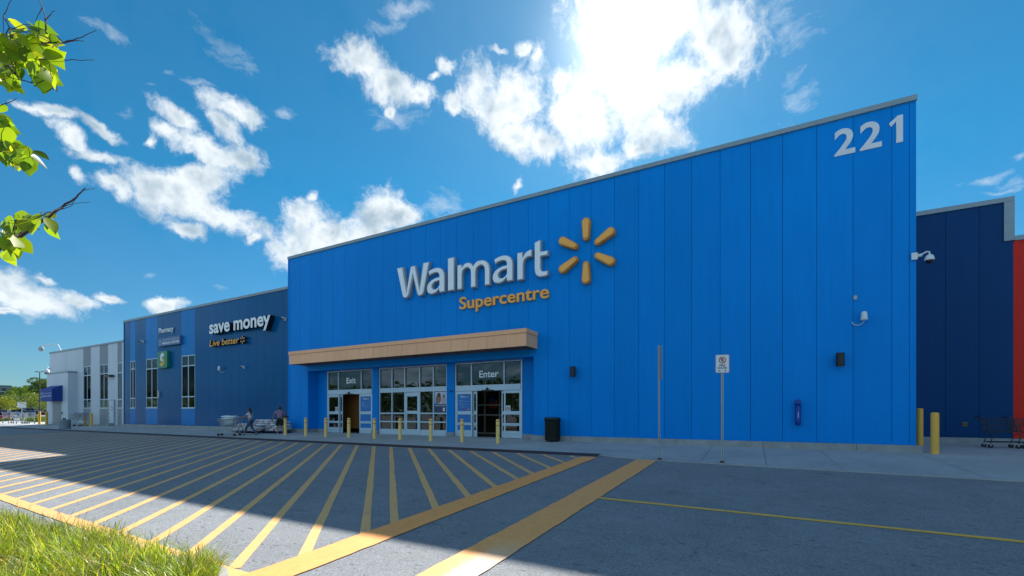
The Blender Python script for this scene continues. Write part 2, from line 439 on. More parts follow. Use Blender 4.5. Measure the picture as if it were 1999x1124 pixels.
# ------------------------------------------------------------------ ground
def asphalt_mat():
    m = bpy.data.materials.new('asphalt'); m.use_nodes = True; m.node_tree.nodes.clear(); n = NT(m.node_tree)
    tc = n.n('ShaderNodeTexCoord').outputs['Object']
    big = n.noise(tc, 0.35, 5, 0.6); mid = n.noise(tc, 2.3, 6, 0.65)
    v = n.n('ShaderNodeTexVoronoi', {'Vector': tc, 'Scale': 75.0}); agg = v.outputs['Color']
    aggf = n.n('ShaderNodeSeparateColor', {0: agg}).outputs[0]
    fine = n.noise(tc, 34.0, 4, 0.7)
    f = n.math('MULTIPLY', n.rng(big, 0.3, 0.7, 0.9, 1.1), n.rng(mid, 0.25, 0.75, 0.9, 1.1))
    f = n.math('MULTIPLY', f, n.rng(aggf, 0, 1, 0.74, 1.28))
    f = n.math('MULTIPLY', f, n.rng(fine, 0.3, 0.7, 0.82, 1.16))
    c = n.n('ShaderNodeVectorMath', {0: (0.205, 0.218, 0.232), 3: f}, operation='SCALE').outputs[0]
    # dark scuffs and rubber marks, stretched along the drive lane
    wv0 = n.n('ShaderNodeTexNoise', {'Vector': tc, 'Scale': 2.2, 'Detail': 3.0}).outputs['Color']
    pcv = n.n('ShaderNodeVectorMath', {0: tc, 1: n.n('ShaderNodeVectorMath', {0: wv0, 3: 0.5}, operation='SCALE').outputs[0]}, operation='ADD').outputs[0]
    st = n.n('ShaderNodeVectorMath', {0: tc, 1: (1.6, 4.8, 1)}, operation='MULTIPLY').outputs[0]
    sc1 = n.noise(st, 1.15, 6, 0.75)
    spot = n.rng(n.noise(st, 3.1, 3, 0.6), 0.645, 0.675)
    drips = n.n('ShaderNodeTexVoronoi', {'Vector': pcv, 'Scale': 0.42}).outputs['Distance']
    oil = n.math('MULTIPLY', n.rng(drips, 0.16, 0.05), n.rng(n.noise(tc, 5.0, 4, .7), 0.42, 0.6, 0, 0.5))
    c = n.mix(n.math('MULTIPLY', n.rng(sc1, 0.55, 0.74), 0.22), c, (0.05, 0.052, 0.055))
    c = n.mix(n.math('MULTIPLY', spot, 0.6), c, (0.03, 0.032, 0.035))
    c = n.mix(oil, c, (0.045, 0.045, 0.05))
    # fine meandering cracks
    wv = n.n('ShaderNodeTexNoise', {'Vector': tc, 'Scale': 0.9, 'Detail': 4.0}).outputs['Color']
    pc = n.n('ShaderNodeVectorMath', {0: tc, 1: wv}, operation='ADD').outputs[0]
    cr = n.n('ShaderNodeTexVoronoi', {'Vector': pc, 'Scale': 0.28}, feature='DISTANCE_TO_EDGE').outputs[0]
    crm = n.math('MULTIPLY', n.rng(cr, 0.0, 0.005, 1, 0), n.rng(n.noise(tc, 0.3, 2), 0.45, 0.58, 0, 0.35))
    c = n.mix(crm, c, (0.03, 0.03, 0.03))
    h = n.math('ADD', n.math('MULTIPLY', aggf, 0.5), fine)
    b = n.n('ShaderNodeBump', {'Height': h, 'Strength': 0.9, 'Distance': 0.006})
    p = n.n('ShaderNodeBsdfPrincipled', {'Base Color': c, 'Roughness': 0.88, 'Specular IOR Level': 0.3, 'Normal': b.outputs[0]})
    n.n('ShaderNodeOutputMaterial', {0: p.outputs[0]}); return m
ASPH = asphalt_mat()

def walk_mat():
    m = bpy.data.materials.new('sidewalk_concrete'); m.use_nodes = True; m.node_tree.nodes.clear(); n = NT(m.node_tree)
    tc = n.n('ShaderNodeTexCoord').outputs['Object']
    big = n.noise(tc, 0.5, 5, 0.6); mid = n.noise(tc, 4.0, 6, 0.7); fine = n.noise(tc, 90, 3)
    f = n.math('MULTIPLY', n.rng(big, 0.3, 0.7, 0.86, 1.12), n.rng(mid, 0.25, 0.75, 0.88, 1.1))
    f = n.math('MULTIPLY', f, n.rng(fine, 0.3, 0.7, 0.93, 1.07))
    isl = n.n('ShaderNodeNewGeometry').outputs['Random Per Island']
    f = n.math('MULTIPLY', f, n.rng(isl, 0, 1, 0.94, 1.05))
    c = n.n('ShaderNodeVectorMath', {0: (0.34, 0.36, 0.365), 3: f}, operation='SCALE').outputs[0]
    c = n.mix(n.rng(n.noise(tc, 6.5, 2), 0.70, 0.74, 0, 0.45), c, (0.10, 0.10, 0.10))
    b = n.n('ShaderNodeBump', {'Height': fine, 'Strength': 0.3, 'Distance': 0.003})
    p = n.n('ShaderNodeBsdfPrincipled', {'Base Color': c, 'Roughness': 0.85, 'Normal': b.outputs[0]})
    n.n('ShaderNodeOutputMaterial', {0: p.outputs[0]}); return m
WALK = walk_mat()

def paint_mat(name, c, wear, under=(0.19, 0.19, 0.185), glare=False):
    m = bpy.data.materials.new(name); m.use_nodes = True; m.node_tree.nodes.clear(); n = NT(m.node_tree)
    tc = n.n('ShaderNodeTexCoord').outputs['Object']
    w1 = n.noise(tc, 7.0, 8, 0.75); w2 = n.noise(tc, 45.0, 4, 0.7); w3 = n.noise(tc, 0.8, 3)
    f = n.math('MULTIPLY', n.rng(w1, 0.3, 0.7, 0.88, 1.1), n.rng(w2, 0.3, 0.7, 0.86, 1.08))
    cc = n.n('ShaderNodeVectorMath', {0: c, 3: f}, operation='SCALE').outputs[0]
    k = n.math('ADD', n.math('ADD', w1, n.math('MULTIPLY', n.math('SUBTRACT', w2, 0.5), 0.5)), n.math('MULTIPLY', n.math('SUBTRACT', w3, 0.5), 0.5))
    cc = n.mix(n.rng(k, 0.69 - wear, 0.74 - wear, 0, 0.85), cc, under)
    if glare:   # sun glare put into the colour: right half pale at the lit end
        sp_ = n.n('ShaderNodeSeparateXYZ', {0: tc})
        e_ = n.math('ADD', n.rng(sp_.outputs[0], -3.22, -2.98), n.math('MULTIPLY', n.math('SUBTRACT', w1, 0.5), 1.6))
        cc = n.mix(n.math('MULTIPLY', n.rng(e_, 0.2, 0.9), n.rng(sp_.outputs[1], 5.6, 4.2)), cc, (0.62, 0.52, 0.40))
    b = n.n('ShaderNodeBump', {'Height': w2, 'Strength': 0.5, 'Distance': 0.004})
    p = n.n('ShaderNodeBsdfPrincipled', {'Base Color': cc, 'Roughness': 0.7, 'Normal': b.outputs[0]})
    n.n('ShaderNodeOutputMaterial', {0: p.outputs[0]}); return m
PAINT = paint_mat('yellow_road_paint', (0.74, 0.40, 0.14), 0.045)
PAINT2 = paint_mat('amber_road_paint', (0.88, 0.35, 0.085), 0.0)
PAINT3 = paint_mat('worn_glare_amber_road_paint', (0.86, 0.37, 0.10), 0.065, (0.30, 0.27, 0.23), True)

b = MB()
ys = [-900, -200, -60, -32, -16, 0, 8, D, 40, 120, 1500]
xs = [-1500, -300, -120, -60, -30, -10, 10, 40, 200, 900]
for y in ys:
    for x in xs: b.v.append((x, y, gz(y)))
for i in range(len(ys)-1):
    for j in range(len(xs)-1):
        a = i*len(xs)+j; b.face((a, a+1, a+len(xs)+1, a+len(xs)))
tag(b.build('asphalt_ground', ASPH), kind='structure')

KW = lambda x: 15.02 if x < -4.9 else (15.02 - (x+4.9)*0.25 if x < -2.8 else 14.5 - min(0.5, (x+2.8)*0.066))
def on(x, y, dz): return (x, y, gz(y) + dz)
# sidewalk slabs with tooled joints, kerb strip at the outer edge
b = MB()
jx = [-71.5, -66, -61, -56, -51, -46, -41, -36.2, -31.4, -26.6, -21.8, -17.0, -12.2, -7.4, -3.17, -1.4, 0.35, 2.1, 4.75, 8.0, 11.5, 16, 22, 30]
g_ = 0.009
for x0, x1 in zip(jx, jx[1:]):
    back = D + 1.0 if x1 <= 4.75 else 26.35
    for (ya, yb) in ((None, back),):
        k0, k1 = KW(x0 + g_) + 0.16, KW(x1 - g_) + 0.16
        t = 0.022
        if x1 <= 4.75 or True:
            mids = [D, back]
            P = [(x0+g_, k0), (x1-g_, k1)]
            b.quad(on(P[0][0], P[0][1], t), on(P[1][0], P[1][1], t), (P[1][0], D, t), (P[0][0], D, t))
            b.quad((x0+g_, D, t), (x1-g_, D, t), (x1-g_, back, t), (x0+g_, back, t))
tag(b.build('sidewalk', WALK), kind='structure')
b = MB()
for x0, x1 in zip([-90]+jx, jx):
    pass
xs2 = [-71.5] + [x for x in range(-68, -6, 4)] + [-4.9, -4.2, -3.5, -2.8, -1, 2, 5, 12, 20, 30]
for x0, x1 in zip(xs2, xs2[1:]):
    a0, a1 = KW(x0), KW(x1)
    b.quad(on(x0, a0, -0.05), on(x1, a1, -0.05), on(x1, a1, 0.026), on(x0, a0, 0.026))
    b.quad(on(x0, a0, 0.026), on(x1, a1, 0.026), on(x1, a1+0.152, 0.026), on(x0, a0+0.152, 0.026))
KERB = mat('kerb_concrete', (0.34, 0.34, 0.33), 0.85, 0, 0.2, 1.5, 0.4, 40, dirt=0.2)
tag(b.build('kerb', KERB), kind='structure')
DRAIN = mat('trench_drain_iron', (0.05, 0.030, 0.028), 0.75, 0.1, 0.3, 6)
b = MB()
for i in range(92):
    x0 = -70.0 + i * 0.71
    b.quad(on(x0, 14.80, 0.031), on(x0+0.70, 14.80, 0.031), on(x0+0.70, 15.36, 0.031), on(x0, 15.36, 0.031))
    b.quad(on(x0, 14.80, 0.0), on(x0+0.70, 14.80, 0.0), on(x0+0.70, 14.80, 0.031), on(x0, 14.80, 0.031))
tag(b.build('trench_drain', DRAIN), kind='structure')
# far pavement, forecourt strip beyond the clinic
b = MB()
b.quad((-112, 17, 0.012-SLOPE*(D-17)), (-71.5, 17, 0.012-SLOPE*(D-17)), (-71.5, D, 0.012), (-112, D, 0.012))
b.quad((-112, D, 0.012), (-71.5, D, 0.012), (-71.5, 24, 0.012), (-112, 24, 0.012))
tag(b.build('far_pavement', WALK), kind='structure')

# painted markings
def stripe(b, p, q, w, dz=0.005, n=14, jit=0.008):
    p, q = Vector(p), Vector(q); d = (q-p); L = d.length; d /= L; nrm = Vector((-d.y, d.x))
    L_, R_ = [], []
    for i in range(n+1):
        c = p + d * L * i / n
        l = c + nrm * (w/2 + random.uniform(-jit, jit)); r = c - nrm * (w/2 + random.uniform(-jit, jit))
        L_.append(on(l.x, l.y, dz)); R_.append(on(r.x, r.y, dz))
    for i in range(n):
        b.quad(R_[i], R_[i+1], L_[i+1], L_[i])
YB, YT, XR, XL = 3.34, 14.62, -5.17, -45.25
b = MB()
for k in range(-1, 60):
    x15 = -6.98 - 1.04 * k
    sl_ = -1.0 - (0.1 if k < 3 else 0.045 if k < 8 else 0.0)
    xt = x15 + (15 - YT) * (-1 / sl_)
    # from kerb end down to the right border or the bottom border
    yb = YT + (XR - xt) * sl_
    p, q = (xt, YT), (XR + 0.02, yb)
    if yb < YB: q = (xt + (YB - YT) / sl_, YB) if xt + (YB - YT) / sl_ < -14 else (xt + (3.15 - YT) / sl_, 3.15)
    if xt < XL: p = (XL, YT + (XL - xt) * sl_)
    if p[1] > q[1]: stripe(b, p, q, 0.145)
tag(b.build('crosswalk_stripes', PAINT), kind='structure')
b = MB()
stripe(b, (-45.5, YB), (-14.9, YB), 0.22, 0.009, 60); stripe(b, (-14.95, YB+.001), (-4.95, 3.02), 0.22, 0.0095, 30)
stripe(b, (XL - 0.2, YB), (XL - 0.2, YT + .2), 0.45, 0.009, 30)
tag(b.build('crosswalk_border_line', PAINT), kind='structure')
b = MB()
stripe(b, (-4.87, 14.55), (-4.92, 2.98), 0.56, 0.013, 60, 0.01)
tag(b.build('crosswalk_edge_band', PAINT2), kind='structure')
b = MB()
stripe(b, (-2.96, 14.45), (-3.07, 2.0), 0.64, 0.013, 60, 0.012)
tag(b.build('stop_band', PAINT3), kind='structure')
b = MB()
stripe(b, (-2.72, 8.66), (14.0, 8.0), 0.13, 0.006, 60, 0.004)
tag(b.build('lane_line', paint_mat('gold_road_paint', (0.80, 0.44, 0.05), 0.03)), kind='structure')

# ------------------------------------------------------------------ main store block
P_W = 1.067
J0 = X(1741) - math.floor((X(1741) + 40) / P_W) * P_W   # first cladding joint left of everything
def cladding(b, x0, x1, z0, z1, Y, joints, holes=(), th=0.05, gap=0.006, front=-1):
    """vertical sheets between the joints; holes = (x0,x1,z0,z1) openings"""
    cuts = sorted({x0, x1, *[j for j in joints if x0 + .02 < j < x1 - .02], *[h for hh in holes for h in hh[:2] if x0 < h < x1]})
    js = set(joints) | {x0, x1}
    for a, c in zip(cuts, cuts[1:]):
        ga = gap if a in joints else 0.0; gc = gap if c in joints else 0.0
        segs = [(z0, z1)]
        for (hx0, hx1, hz0, hz1) in holes:
            if a >= hx0 - 1e-6 and c <= hx1 + 1e-6:
                segs = [s for (s0, s1) in segs for s in ((s0, min(s1, hz0)), (max(s0, hz1), s1)) if s[1] - s[0] > 0.01]
        for s0, s1 in segs: b.box(a + ga, c - gc, Y, Y + th, s0, s1)
XL0, XR0, ZT = X(563), X(1788.5), 12.0
MB_Z, FT_Z = 0.27, 0.25
RX0, RX1, RZ = X(601), X(1042), 4.09       # entrance recess
RY = 20.35
store = place('store_building', (XL0/2, D, 0), 'bright blue clad store block with tan canopy over the recessed entrance', 'building')
joints = [J0 + P_W * i for i in range(60)] + [X(1775)]
joints = [j for j in joints if XL0 + 0.3 < j < XR0 - 0.1] + [XL0 + 0.32]
b = MB(); cladding(b, XL0, XR0, MB_Z, 11.84, D, joints, [(RX0, RX1, 0, RZ)])
b.build('wall', BLUE, store)
# body behind the sheets
b = MB()
b.box(XL0+.01, RX0-.01, D+.052, 52, FT_Z, 11.8); b.box(RX1+.01, XR0-.01, D+.052, 52, FT_Z, 11.8)
b.box(RX0-.01, RX1+.01, D+.052, 52, RZ+.06, 11.8); b.box(RX0-.01, RX1+.01, 27, 52, 0.0, RZ+.06)
b.build('wall_core', DARKJ, store)
b = MB(); b.box(XR0-.009, XR0, D+.052, 52, MB_Z, 11.84); b.box(XL0, XL0+.009, D+.052, 52, MB_Z, 11.84); build_each(b, 'side_wall', BLUE, store)
b = MB(); b.box(XL0-.02, XR0+.02, D-.07, D+.30, 11.82, ZT); b.box(XL0-.02, XL0+.3, D+.30, 52, 11.82, ZT); b.box(XR0-.3, XR0+.02, D+.30, 52, 11.82, ZT)
b.build('parapet_cap', CAP, store, bevel=.006)
b = MB(); b.box(XL0, XR0, D-.045, D-.003, MB_Z-.02, MB_Z+.05) if 0 else (b.box(XL0, RX0, D-.045, D-.003, MB_Z-.02, MB_Z+.05), b.box(RX1, XR0, D-.045, D-.003, MB_Z-.02, MB_Z+.05)); b.box(XL0-.015, XL0+.07, D-.03, D-.003, MB_Z+.05, 11.8)
build_each(b, 'base_trim', BLUE, store)
b = MB()
fx = [XL0-.05, RX0+.0]; 
b.box(XL0-.05, RX0+.02, D-.16, D+.3, -.03, FT_Z)
for a, c in zip([RX1-.1, -7.4, -3.17+.4, 0.35, 3.2], [-7.4-.008, -3.17+.4-.008, 0.35-.008, 3.2-.008, XR0+.14]): b.box(a, c, D-.16, D+.3, -.03, FT_Z - .004)
build_each(b, 'footing', CONC, store, .012)
# recess: returns, soffit, piers
b = MB()
cladding(b, RX0+.0, X(639.5, RY)-.0, FT_Z, RZ, RY, [])
b.box(RX0-.0, RX0+.03, D+.05, RY, FT_Z, RZ); b.box(RX1-.03, RX1, D+.05, RY, FT_Z, RZ)
b.box(X(729.3, RY), X(741, RY), RY-.12, RY+.15, FT_Z, RZ)
b.box(X(874.5, RY), X(889, RY), RY-.12, RY+.15, FT_Z, RZ)
b.box(X(1020.5, RY), RX1-.03, RY, RY+.1, FT_Z, RZ)
build_each(b, 'recess_wall', BLUE, store)
b = MB()
b.box(RX0, RX1, D+.0, RY+.4, RZ-.012, RZ-.002); b.build('recess_soffit', BLUE, store)
b = MB()
b.box(RX0+.031, X(639.5, RY), RY-.05, RY+.2, 0, FT_Z); b.box(X(729.3, RY)-.01, X(741, RY)+.01, RY-.2, RY+.15, 0, FT_Z-.002)
b.box(X(874.5, RY)-.01, X(889, RY)+.01, RY-.2, RY+.15, 0, FT_Z-.002); b.box(X(1020.5, RY), RX1-.1, RY-.1, RY+.2, 0, FT_Z-.002)
b.box(RX0-.0, RX0+.06, D+.3, RY-.05, 0, FT_Z-.002)
build_each(b, 'pier_footing', CONC, store, .01)
# canopy
CY = 18.38; CX0, CX1 = X(564.5, CY), X(1027, CY); CZ0, CZ1 = 4.43, 5.24
b = MB(); cj = [CX1 - P_W * i for i in range(1, 16)]
cladding(b, CX0+.0, CX1, CZ0, CZ1 - .21, CY, cj, th=.03, gap=.006)
ns = 1; b.box(CX1-.03, CX1, CY+.03, D, CZ0, CZ1-.21); b.box(CX0, CX0+.03, CY+.03, D, CZ0, CZ1-.21)
can = b.build('canopy', TAN, store)
b = MB(); b.box(CX0-.03, CX1+.03, CY-.035, D-.002, CZ1-.2, CZ1); b.build('canopy_flashing', TAN, can, bevel=.006)
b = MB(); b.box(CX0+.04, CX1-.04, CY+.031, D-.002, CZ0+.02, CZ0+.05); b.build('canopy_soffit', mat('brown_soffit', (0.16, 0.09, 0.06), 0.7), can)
for px in (600, 672, 738, 809, 891, 987):
    x = X(px, 18.9); b = MB(); b.lathe([(.11, CZ0-.005), (.13, CZ0-.002), (.13, CZ0+.03), (.02, CZ0+.03)], 16, (x, 18.98, 0))
    b.build('soffit_light', BLACK, can)

# --- glazed entrance screens
def bars(b, xs_, zs_, y0, y1): 
    for (a, c, z0, z1) in zs_: b.box(a, c, y0, y1, z0, z1)
RP = lambda px: X(px, RY)
ZL = dict(t=RZ-.015, tb=2.83, hb=2.52)
def screen(label_name, X0, X1, mull, lower):
    """frame around an upper transom with mullions; lower() fills the door zone"""
    fr = MB(); y0, y1 = RY-.06, RY+.06
    fr.box(X0, X0+.075, y0, y1, .02, ZL['t']); fr.box(X1-.075, X1, y0, y1, .02, ZL['t'])
    fr.box(X0+.075, X1-.075, y0, y1, ZL['t']-.075, ZL['t'])
    for m_ in mull: fr.box(m_-.035, m_+.035, y0, y1, ZL['tb'], ZL['t']-.075)
    return fr
PY = RY + .01
def pane(parent, x0, x1, z0, z1, m=None, y=None, name='glass_pane'):
    y = PY if y is None else y
    return MB().box(x0, x1, y, y+.012, z0, z1).build(name, m or GLASS, parent)
def win_part(name, fr, label=None):
    o = fr.build(name, ALU, store, bevel=.006)
    if label: o['label'] = label
    return o
# middle screen with the swing door
a0, a1 = RP(741.2), RP(874.3); mm = [RP(766.3), RP(791.2), RP(820.3), RP(847)]
fr = screen('m', a0, a1, mm, None)
fr.box(a0+.075, a1-.075, RY-.055, RY+.055, 2.70, 2.83); fr.box(a0+.075, a1-.075, RY-.045, RY+.045, 2.56, 2.70); 
for m_ in mm: fr.box(m_-.035, m_+.035, RY-.058, RY+.058, .02, 2.56)
xsL = [a0+.04, mm[0], mm[1], mm[2], mm[3], a1-.04]
for i in (0, 1, 3, 4):
    for z0, z1 in ((.02, .35), (.76, .84), (1.26, 1.34)): fr.box(xsL[i]+.035, xsL[i+1]-.035, RY-.05, RY+.05, z0, z1)
scr = win_part('entrance_screen', fr)
zz = [(.35, .76), (.84, 1.26), (1.34, 2.56)]
for i in (0, 1, 3, 4):
    for z0, z1 in zz: pane(scr, xsL[i]+.035, xsL[i+1]-.035, z0, z1)
for i in range(5): pane(scr, xsL[i]+.035, xsL[i+1]-.035, 2.83, ZL['t']-.075)
dx0, dx1 = mm[1]+.04, mm[2]-.04
fr = MB(); y0, y1 = RY-.05, RY-.0
fr.box(dx0, dx0+.14, y0, y1, .03, 2.54); fr.box(dx1-.14, dx1, y0, y1, .03, 2.54)
for z0, z1 in ((.03, .36), (.77, .85), (1.27, 1.45), (2.30, 2.54)): fr.box(dx0+.14, dx1-.14, y0, y1, z0, z1)
dr = win_part('door', fr)
for z0, z1 in ((.36, .77), (.85, 1.27), (1.45, 2.30)): pane(dr, dx0+.14, dx1-.14, z0, z1, y=RY-.03)
MB().tube([(dx0+.07, RY-.05, 1.0), (dx0+.07, RY-.11, 1.02), (dx0+.07, RY-.11, 1.38), (dx0+.07, RY-.05, 1.4)], .013).build('door_handle', GALV, dr)

def slide_unit(px0, px1, m1, m2, leaf):
    """automatic door unit: header with sensor, side lights, parked sliding leaves"""
    a0, a1 = RP(px0), RP(px1)
    fr = screen('s', a0, a1, [m1, m2], None)
    fr.box(a0+.075, a1-.075, RY-.09, RY+.09, 2.52, 2.83)
    scr = win_part('entrance_screen', fr)
    xs_ = [a0+.04, m1, m2, a1-.04]
    for i in range(3): pane(scr, xs_[i]+.035, xs_[i+1]-.035, 2.83, ZL['t']-.075)
    return scr, a0, a1
def leaf(x0, x1, y, fill=None, st=.09):
    """one framed door leaf with three lights"""
    fr = MB(); fr.box(x0, x0+st, y, y+.045, .03, 2.51); fr.box(x1-st, x1, y, y+.045, .03, 2.51)
    for z0, z1 in ((.03, .2), (.205, .38), (.66, .73), (.735, .80), (1.24, 1.42), (2.36, 2.51)): fr.box(x0+st, x1-st, y+(0.004 if z0 in (.205,.735) else 0), y+.045, z0, z1)
    o = fr.build('sliding_door', ALU, store, bevel=.005)
    for z0, z1 in ((.38, .66), (.80, 1.24), (1.42, 2.36)):
        pane(o, x0+st, x1-st, z0, z1, fill or GLASS, y+.02, 'glass_pane' if not fill else 'door_panel')
    return o
scrE, e0, e1 = slide_unit(640.2, 729.0, RP(661.8), RP(706.2), 0)
exl = leaf(e0+.076, RP(663.5), RY-.05); leaf(RP(663.0), RP(668.0), RY+.03, st=.05)
exr = leaf(RP(702.6), e1-.076, RY-.05, SIGNB)
scrN, n0, n1 = slide_unit(889.2, 1020.3, RP(921.2), RP(985.0), 0)
enl = leaf(n0+.076, RP(922.8), RY-.05, SIGNB); leaf(RP(922.9), RP(930.6), RY+.03, st=.06)
leaf(RP(978.6), RP(987.5), RY+.03, st=.06); enr = leaf(RP(984.6), n1-.076, RY-.05)
for px, scr in ((684, scrE), (953.5, scrN)):
    x = RP(px); b = MB(); b.sphere((x, RY-.15, 2.60), .07, 12, (1.1, .8, .8)); b.box(x-.03, x+.03, RY-.14, RY-.09, 2.60, 2.68); b.box(x-.38, x+.38, RY-.115, RY-.09, 2.525, 2.56)
    b.build('door_sensor', BLACK, scr)
# vestibule behind the doors
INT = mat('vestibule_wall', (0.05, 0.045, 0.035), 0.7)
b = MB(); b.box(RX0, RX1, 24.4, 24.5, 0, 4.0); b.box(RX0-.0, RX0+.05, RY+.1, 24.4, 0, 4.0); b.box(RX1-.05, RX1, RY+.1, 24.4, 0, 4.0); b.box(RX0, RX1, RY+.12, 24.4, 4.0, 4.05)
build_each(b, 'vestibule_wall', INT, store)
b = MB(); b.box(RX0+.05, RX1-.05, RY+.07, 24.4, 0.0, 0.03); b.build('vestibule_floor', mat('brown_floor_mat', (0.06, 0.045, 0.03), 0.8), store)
b = MB(); VB = RY+1.1; b.box(X(671, VB), X(712, VB), VB, VB+.05, .28, 2.75); b.box(X(671, VB), X(712, VB), VB-.012, VB-.001, 1.5, 1.52); b.build('partition_board', mat('orange_brown_board', (0.26, 0.095, 0.02), 0.6, 0, .12), store)
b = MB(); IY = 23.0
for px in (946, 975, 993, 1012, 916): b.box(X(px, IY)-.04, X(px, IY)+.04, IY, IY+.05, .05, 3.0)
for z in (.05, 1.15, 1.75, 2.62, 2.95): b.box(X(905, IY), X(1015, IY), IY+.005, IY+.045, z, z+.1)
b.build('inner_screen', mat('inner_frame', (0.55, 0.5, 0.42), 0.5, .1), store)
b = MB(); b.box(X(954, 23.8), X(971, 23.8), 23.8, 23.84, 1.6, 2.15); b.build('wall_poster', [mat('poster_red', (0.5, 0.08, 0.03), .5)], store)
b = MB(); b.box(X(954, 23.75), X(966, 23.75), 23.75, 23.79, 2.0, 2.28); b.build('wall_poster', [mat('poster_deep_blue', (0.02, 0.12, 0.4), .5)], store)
YT_ = mat('yellow_letter', (0.8, 0.55, 0.03), .5)
ig = flat_text(store, 'lettering', 'OFF', X(941, 23.6), X(951, 23.6), 2.44, 2.66, 23.6, YT_)

# --- window lettering and notices (stuck to the glass)
MAT_W = SIGNW
MAT_W = mat('vinyl_white', (.88, .92, .94), .4)
flat_text(scrE, 'lettering', 'Exit', RP(676.5), RP(694.6), Z(680, 748.5, RY), Z(690, 736.5, RY), RY-.004, MAT_W, .022)
flat_text(scrN, 'lettering', 'Enter', RP(935.6), RP(973.2), Z(940, 737, RY), Z(970, 722, RY), RY-.004, MAT_W, .022)
def door_notice(parent, px, py, w_=.2):
    x, z = RP(px), Z(px, py, RY)
    b = MB(); b.box(x-w_/2, x+w_/2, RY-.036, RY-.032, z-w_*.62, z+w_*.62)
    nt_ = b.build('notice', SIGNW, parent)
    b = MB(); n_ = 20; r0, r1 = w_*.30, w_*.42
    for k in range(n_):
        t0, t1 = 2*math.pi*k/n_, 2*math.pi*(k+1)/n_
        b.quad(*[(x+r*math.cos(t), RY-.038, z+r*math.sin(t)) for r, t in ((r0,t0),(r1,t0),(r1,t1),(r0,t1))][::-1])
    c_, d_ = r1*.7, .012
    b.quad((x-c_-d_, RY-.038, z+c_-d_), (x+c_-d_, RY-.038, z-c_-d_), (x+c_+d_, RY-.038, z-c_+d_), (x-c_+d_, RY-.038, z+c_+d_))
    b.build('prohibition_ring', SIGNR, nt_)
    MB().box(x-.055, x+.05, RY-.0375, RY-.037, z-.012, z+.012).build('cigarette', SIGNK, nt_)
door_notice(exl, 657.8, 798.8, .24); door_notice(enr, 992.6, 797.5, .26)
def poster(parent, x0, x1, z0, z1, hours):
    W = x1-x0; H = z1-z0; y = RY-.034
    flat_text(parent, 'lettering', 'Welcome to', x0+W*.2, x0+W*.5, z1-H*.10, z1-H*.06, y, SIGNW, .0)
    flat_text(parent, 'lettering', 'Walmart', x0+W*.2, x0+W*.66, z1-H*.2, z1-H*.12, y, SIGNW, .03)
    b = MB()
    for k in range(6):
        t = math.pi/2 + k*math.pi/3; c, s = math.cos(t), math.sin(t); cx, cz = x0+W*.75, z1-H*.155
        b.quad(*[(cx+(u*c-v*s)*W, y-.001, cz+(u*s+v*c)*W) for u, v in ((.02,-.008),(.06,-.012),(.06,.012),(.02,.008))][::-1])
    b.build('star_emblem', LETO, parent)
    b = MB(); 
    for i, (f0, f1, l0, l1) in enumerate(((.36,.385,.14,.45),(.42,.435,.14,.9),(.52,.545,.14,.42),(.585,.6,.14,.9),(.68,.70,.14,.5),(.76,.775,.14,.8))):
        n_ = int((l1-l0)/.05)
        for k in range(n_):
            if random.random() < .8: b.box(x0+W*(l0+k*.05), x0+W*(l0+k*.05+.035), y-.001, y, z1-H*f1, z1-H*f0)
    b.build('small_print', mat('pale_print', (.45, .55, .6), .5), parent)
    if hours:
        for u, m_ in ((.38, SIGNR), (.55, REDM), (.74, LETO)): MB().box(x0+W*u, x0+W*(u+.12), y-.001, y, z0+H*.08, z0+H*.13).build('card_logo', m_, parent)
poster(exr, RP(702.6)+.09, e1-.166, 1.42, 2.36, False)
poster(enl, n0+.166, RP(922.8)-.09, 1.42, 2.36, True)
# family poster in the right-hand light of the middle screen
x0, x1 = mm[3]+.05, a1-.09
pst = MB().box(x0, x1, RY-.004, RY-.001, 1.36, 2.53).build('advert_poster', mat('advert_pale', (.55, .56, .62), .4), store)
b = MB().box(x0, x1, RY-.007, RY-.004, 1.36, 1.83); b.build('poster_caption_panel', mat('advert_dark_blue', (.03, .045, .11), .4), pst)
def blob(parent, name, cx, cz, rx, rz, m, y=RY-.006, n_=16):
    b = MB(); pts = [(cx+rx*math.cos(2*math.pi*k/n_)*random.uniform(.9,1.1), cz+rz*math.sin(2*math.pi*k/n_)*random.uniform(.9,1.1)) for k in range(n_)]
    b.prism(pts, 'y', y, y+.001); return b.build(name, m, parent)
SK1 = mat('printed_skin', (.30, .15, .09), .5); SK2 = mat('printed_shirt', (.5, .42, .46), .5)
blob(pst, 'printed_figure', x0+.28, 2.12, .2, .27, SK1); blob(pst, 'printed_head', x0+.32, 2.34, .12, .13, mat('printed_hair', (.06, .035, .03), .5), RY-.0065)
blob(pst, 'printed_figure', x0+.66, 2.0, .17, .18, SK2); blob(pst, 'printed_head', x0+.66, 2.26, .09, .11, SK1, RY-.0065)
blob(pst, 'poster_badge', x0+.13, 1.86, .09, .09, SIGNB, RY-.0085)
flat_text(pst, 'lettering', 'Membership. Delivered.', x0+.06, x1-.06, 1.70, 1.77, RY-.0085, SIGNW, .03, .001)
MB().box(x1-.25, x1-.12, RY-.0085, RY-.0075, 1.42, 1.62).build('printed_phone', SIGNW, pst)
# small camera on the pier
b = MB(); px = RP(884); b.sphere((px, RY-.2, 2.53), .05, 10); b.box(px-.01, px+.07, RY-.2, RY-.12, 2.55, 2.58); tag(b.build('security_camera', BLACK), 'tiny black camera on the blue pier between the centre screen and the Enter doors', 'camera')

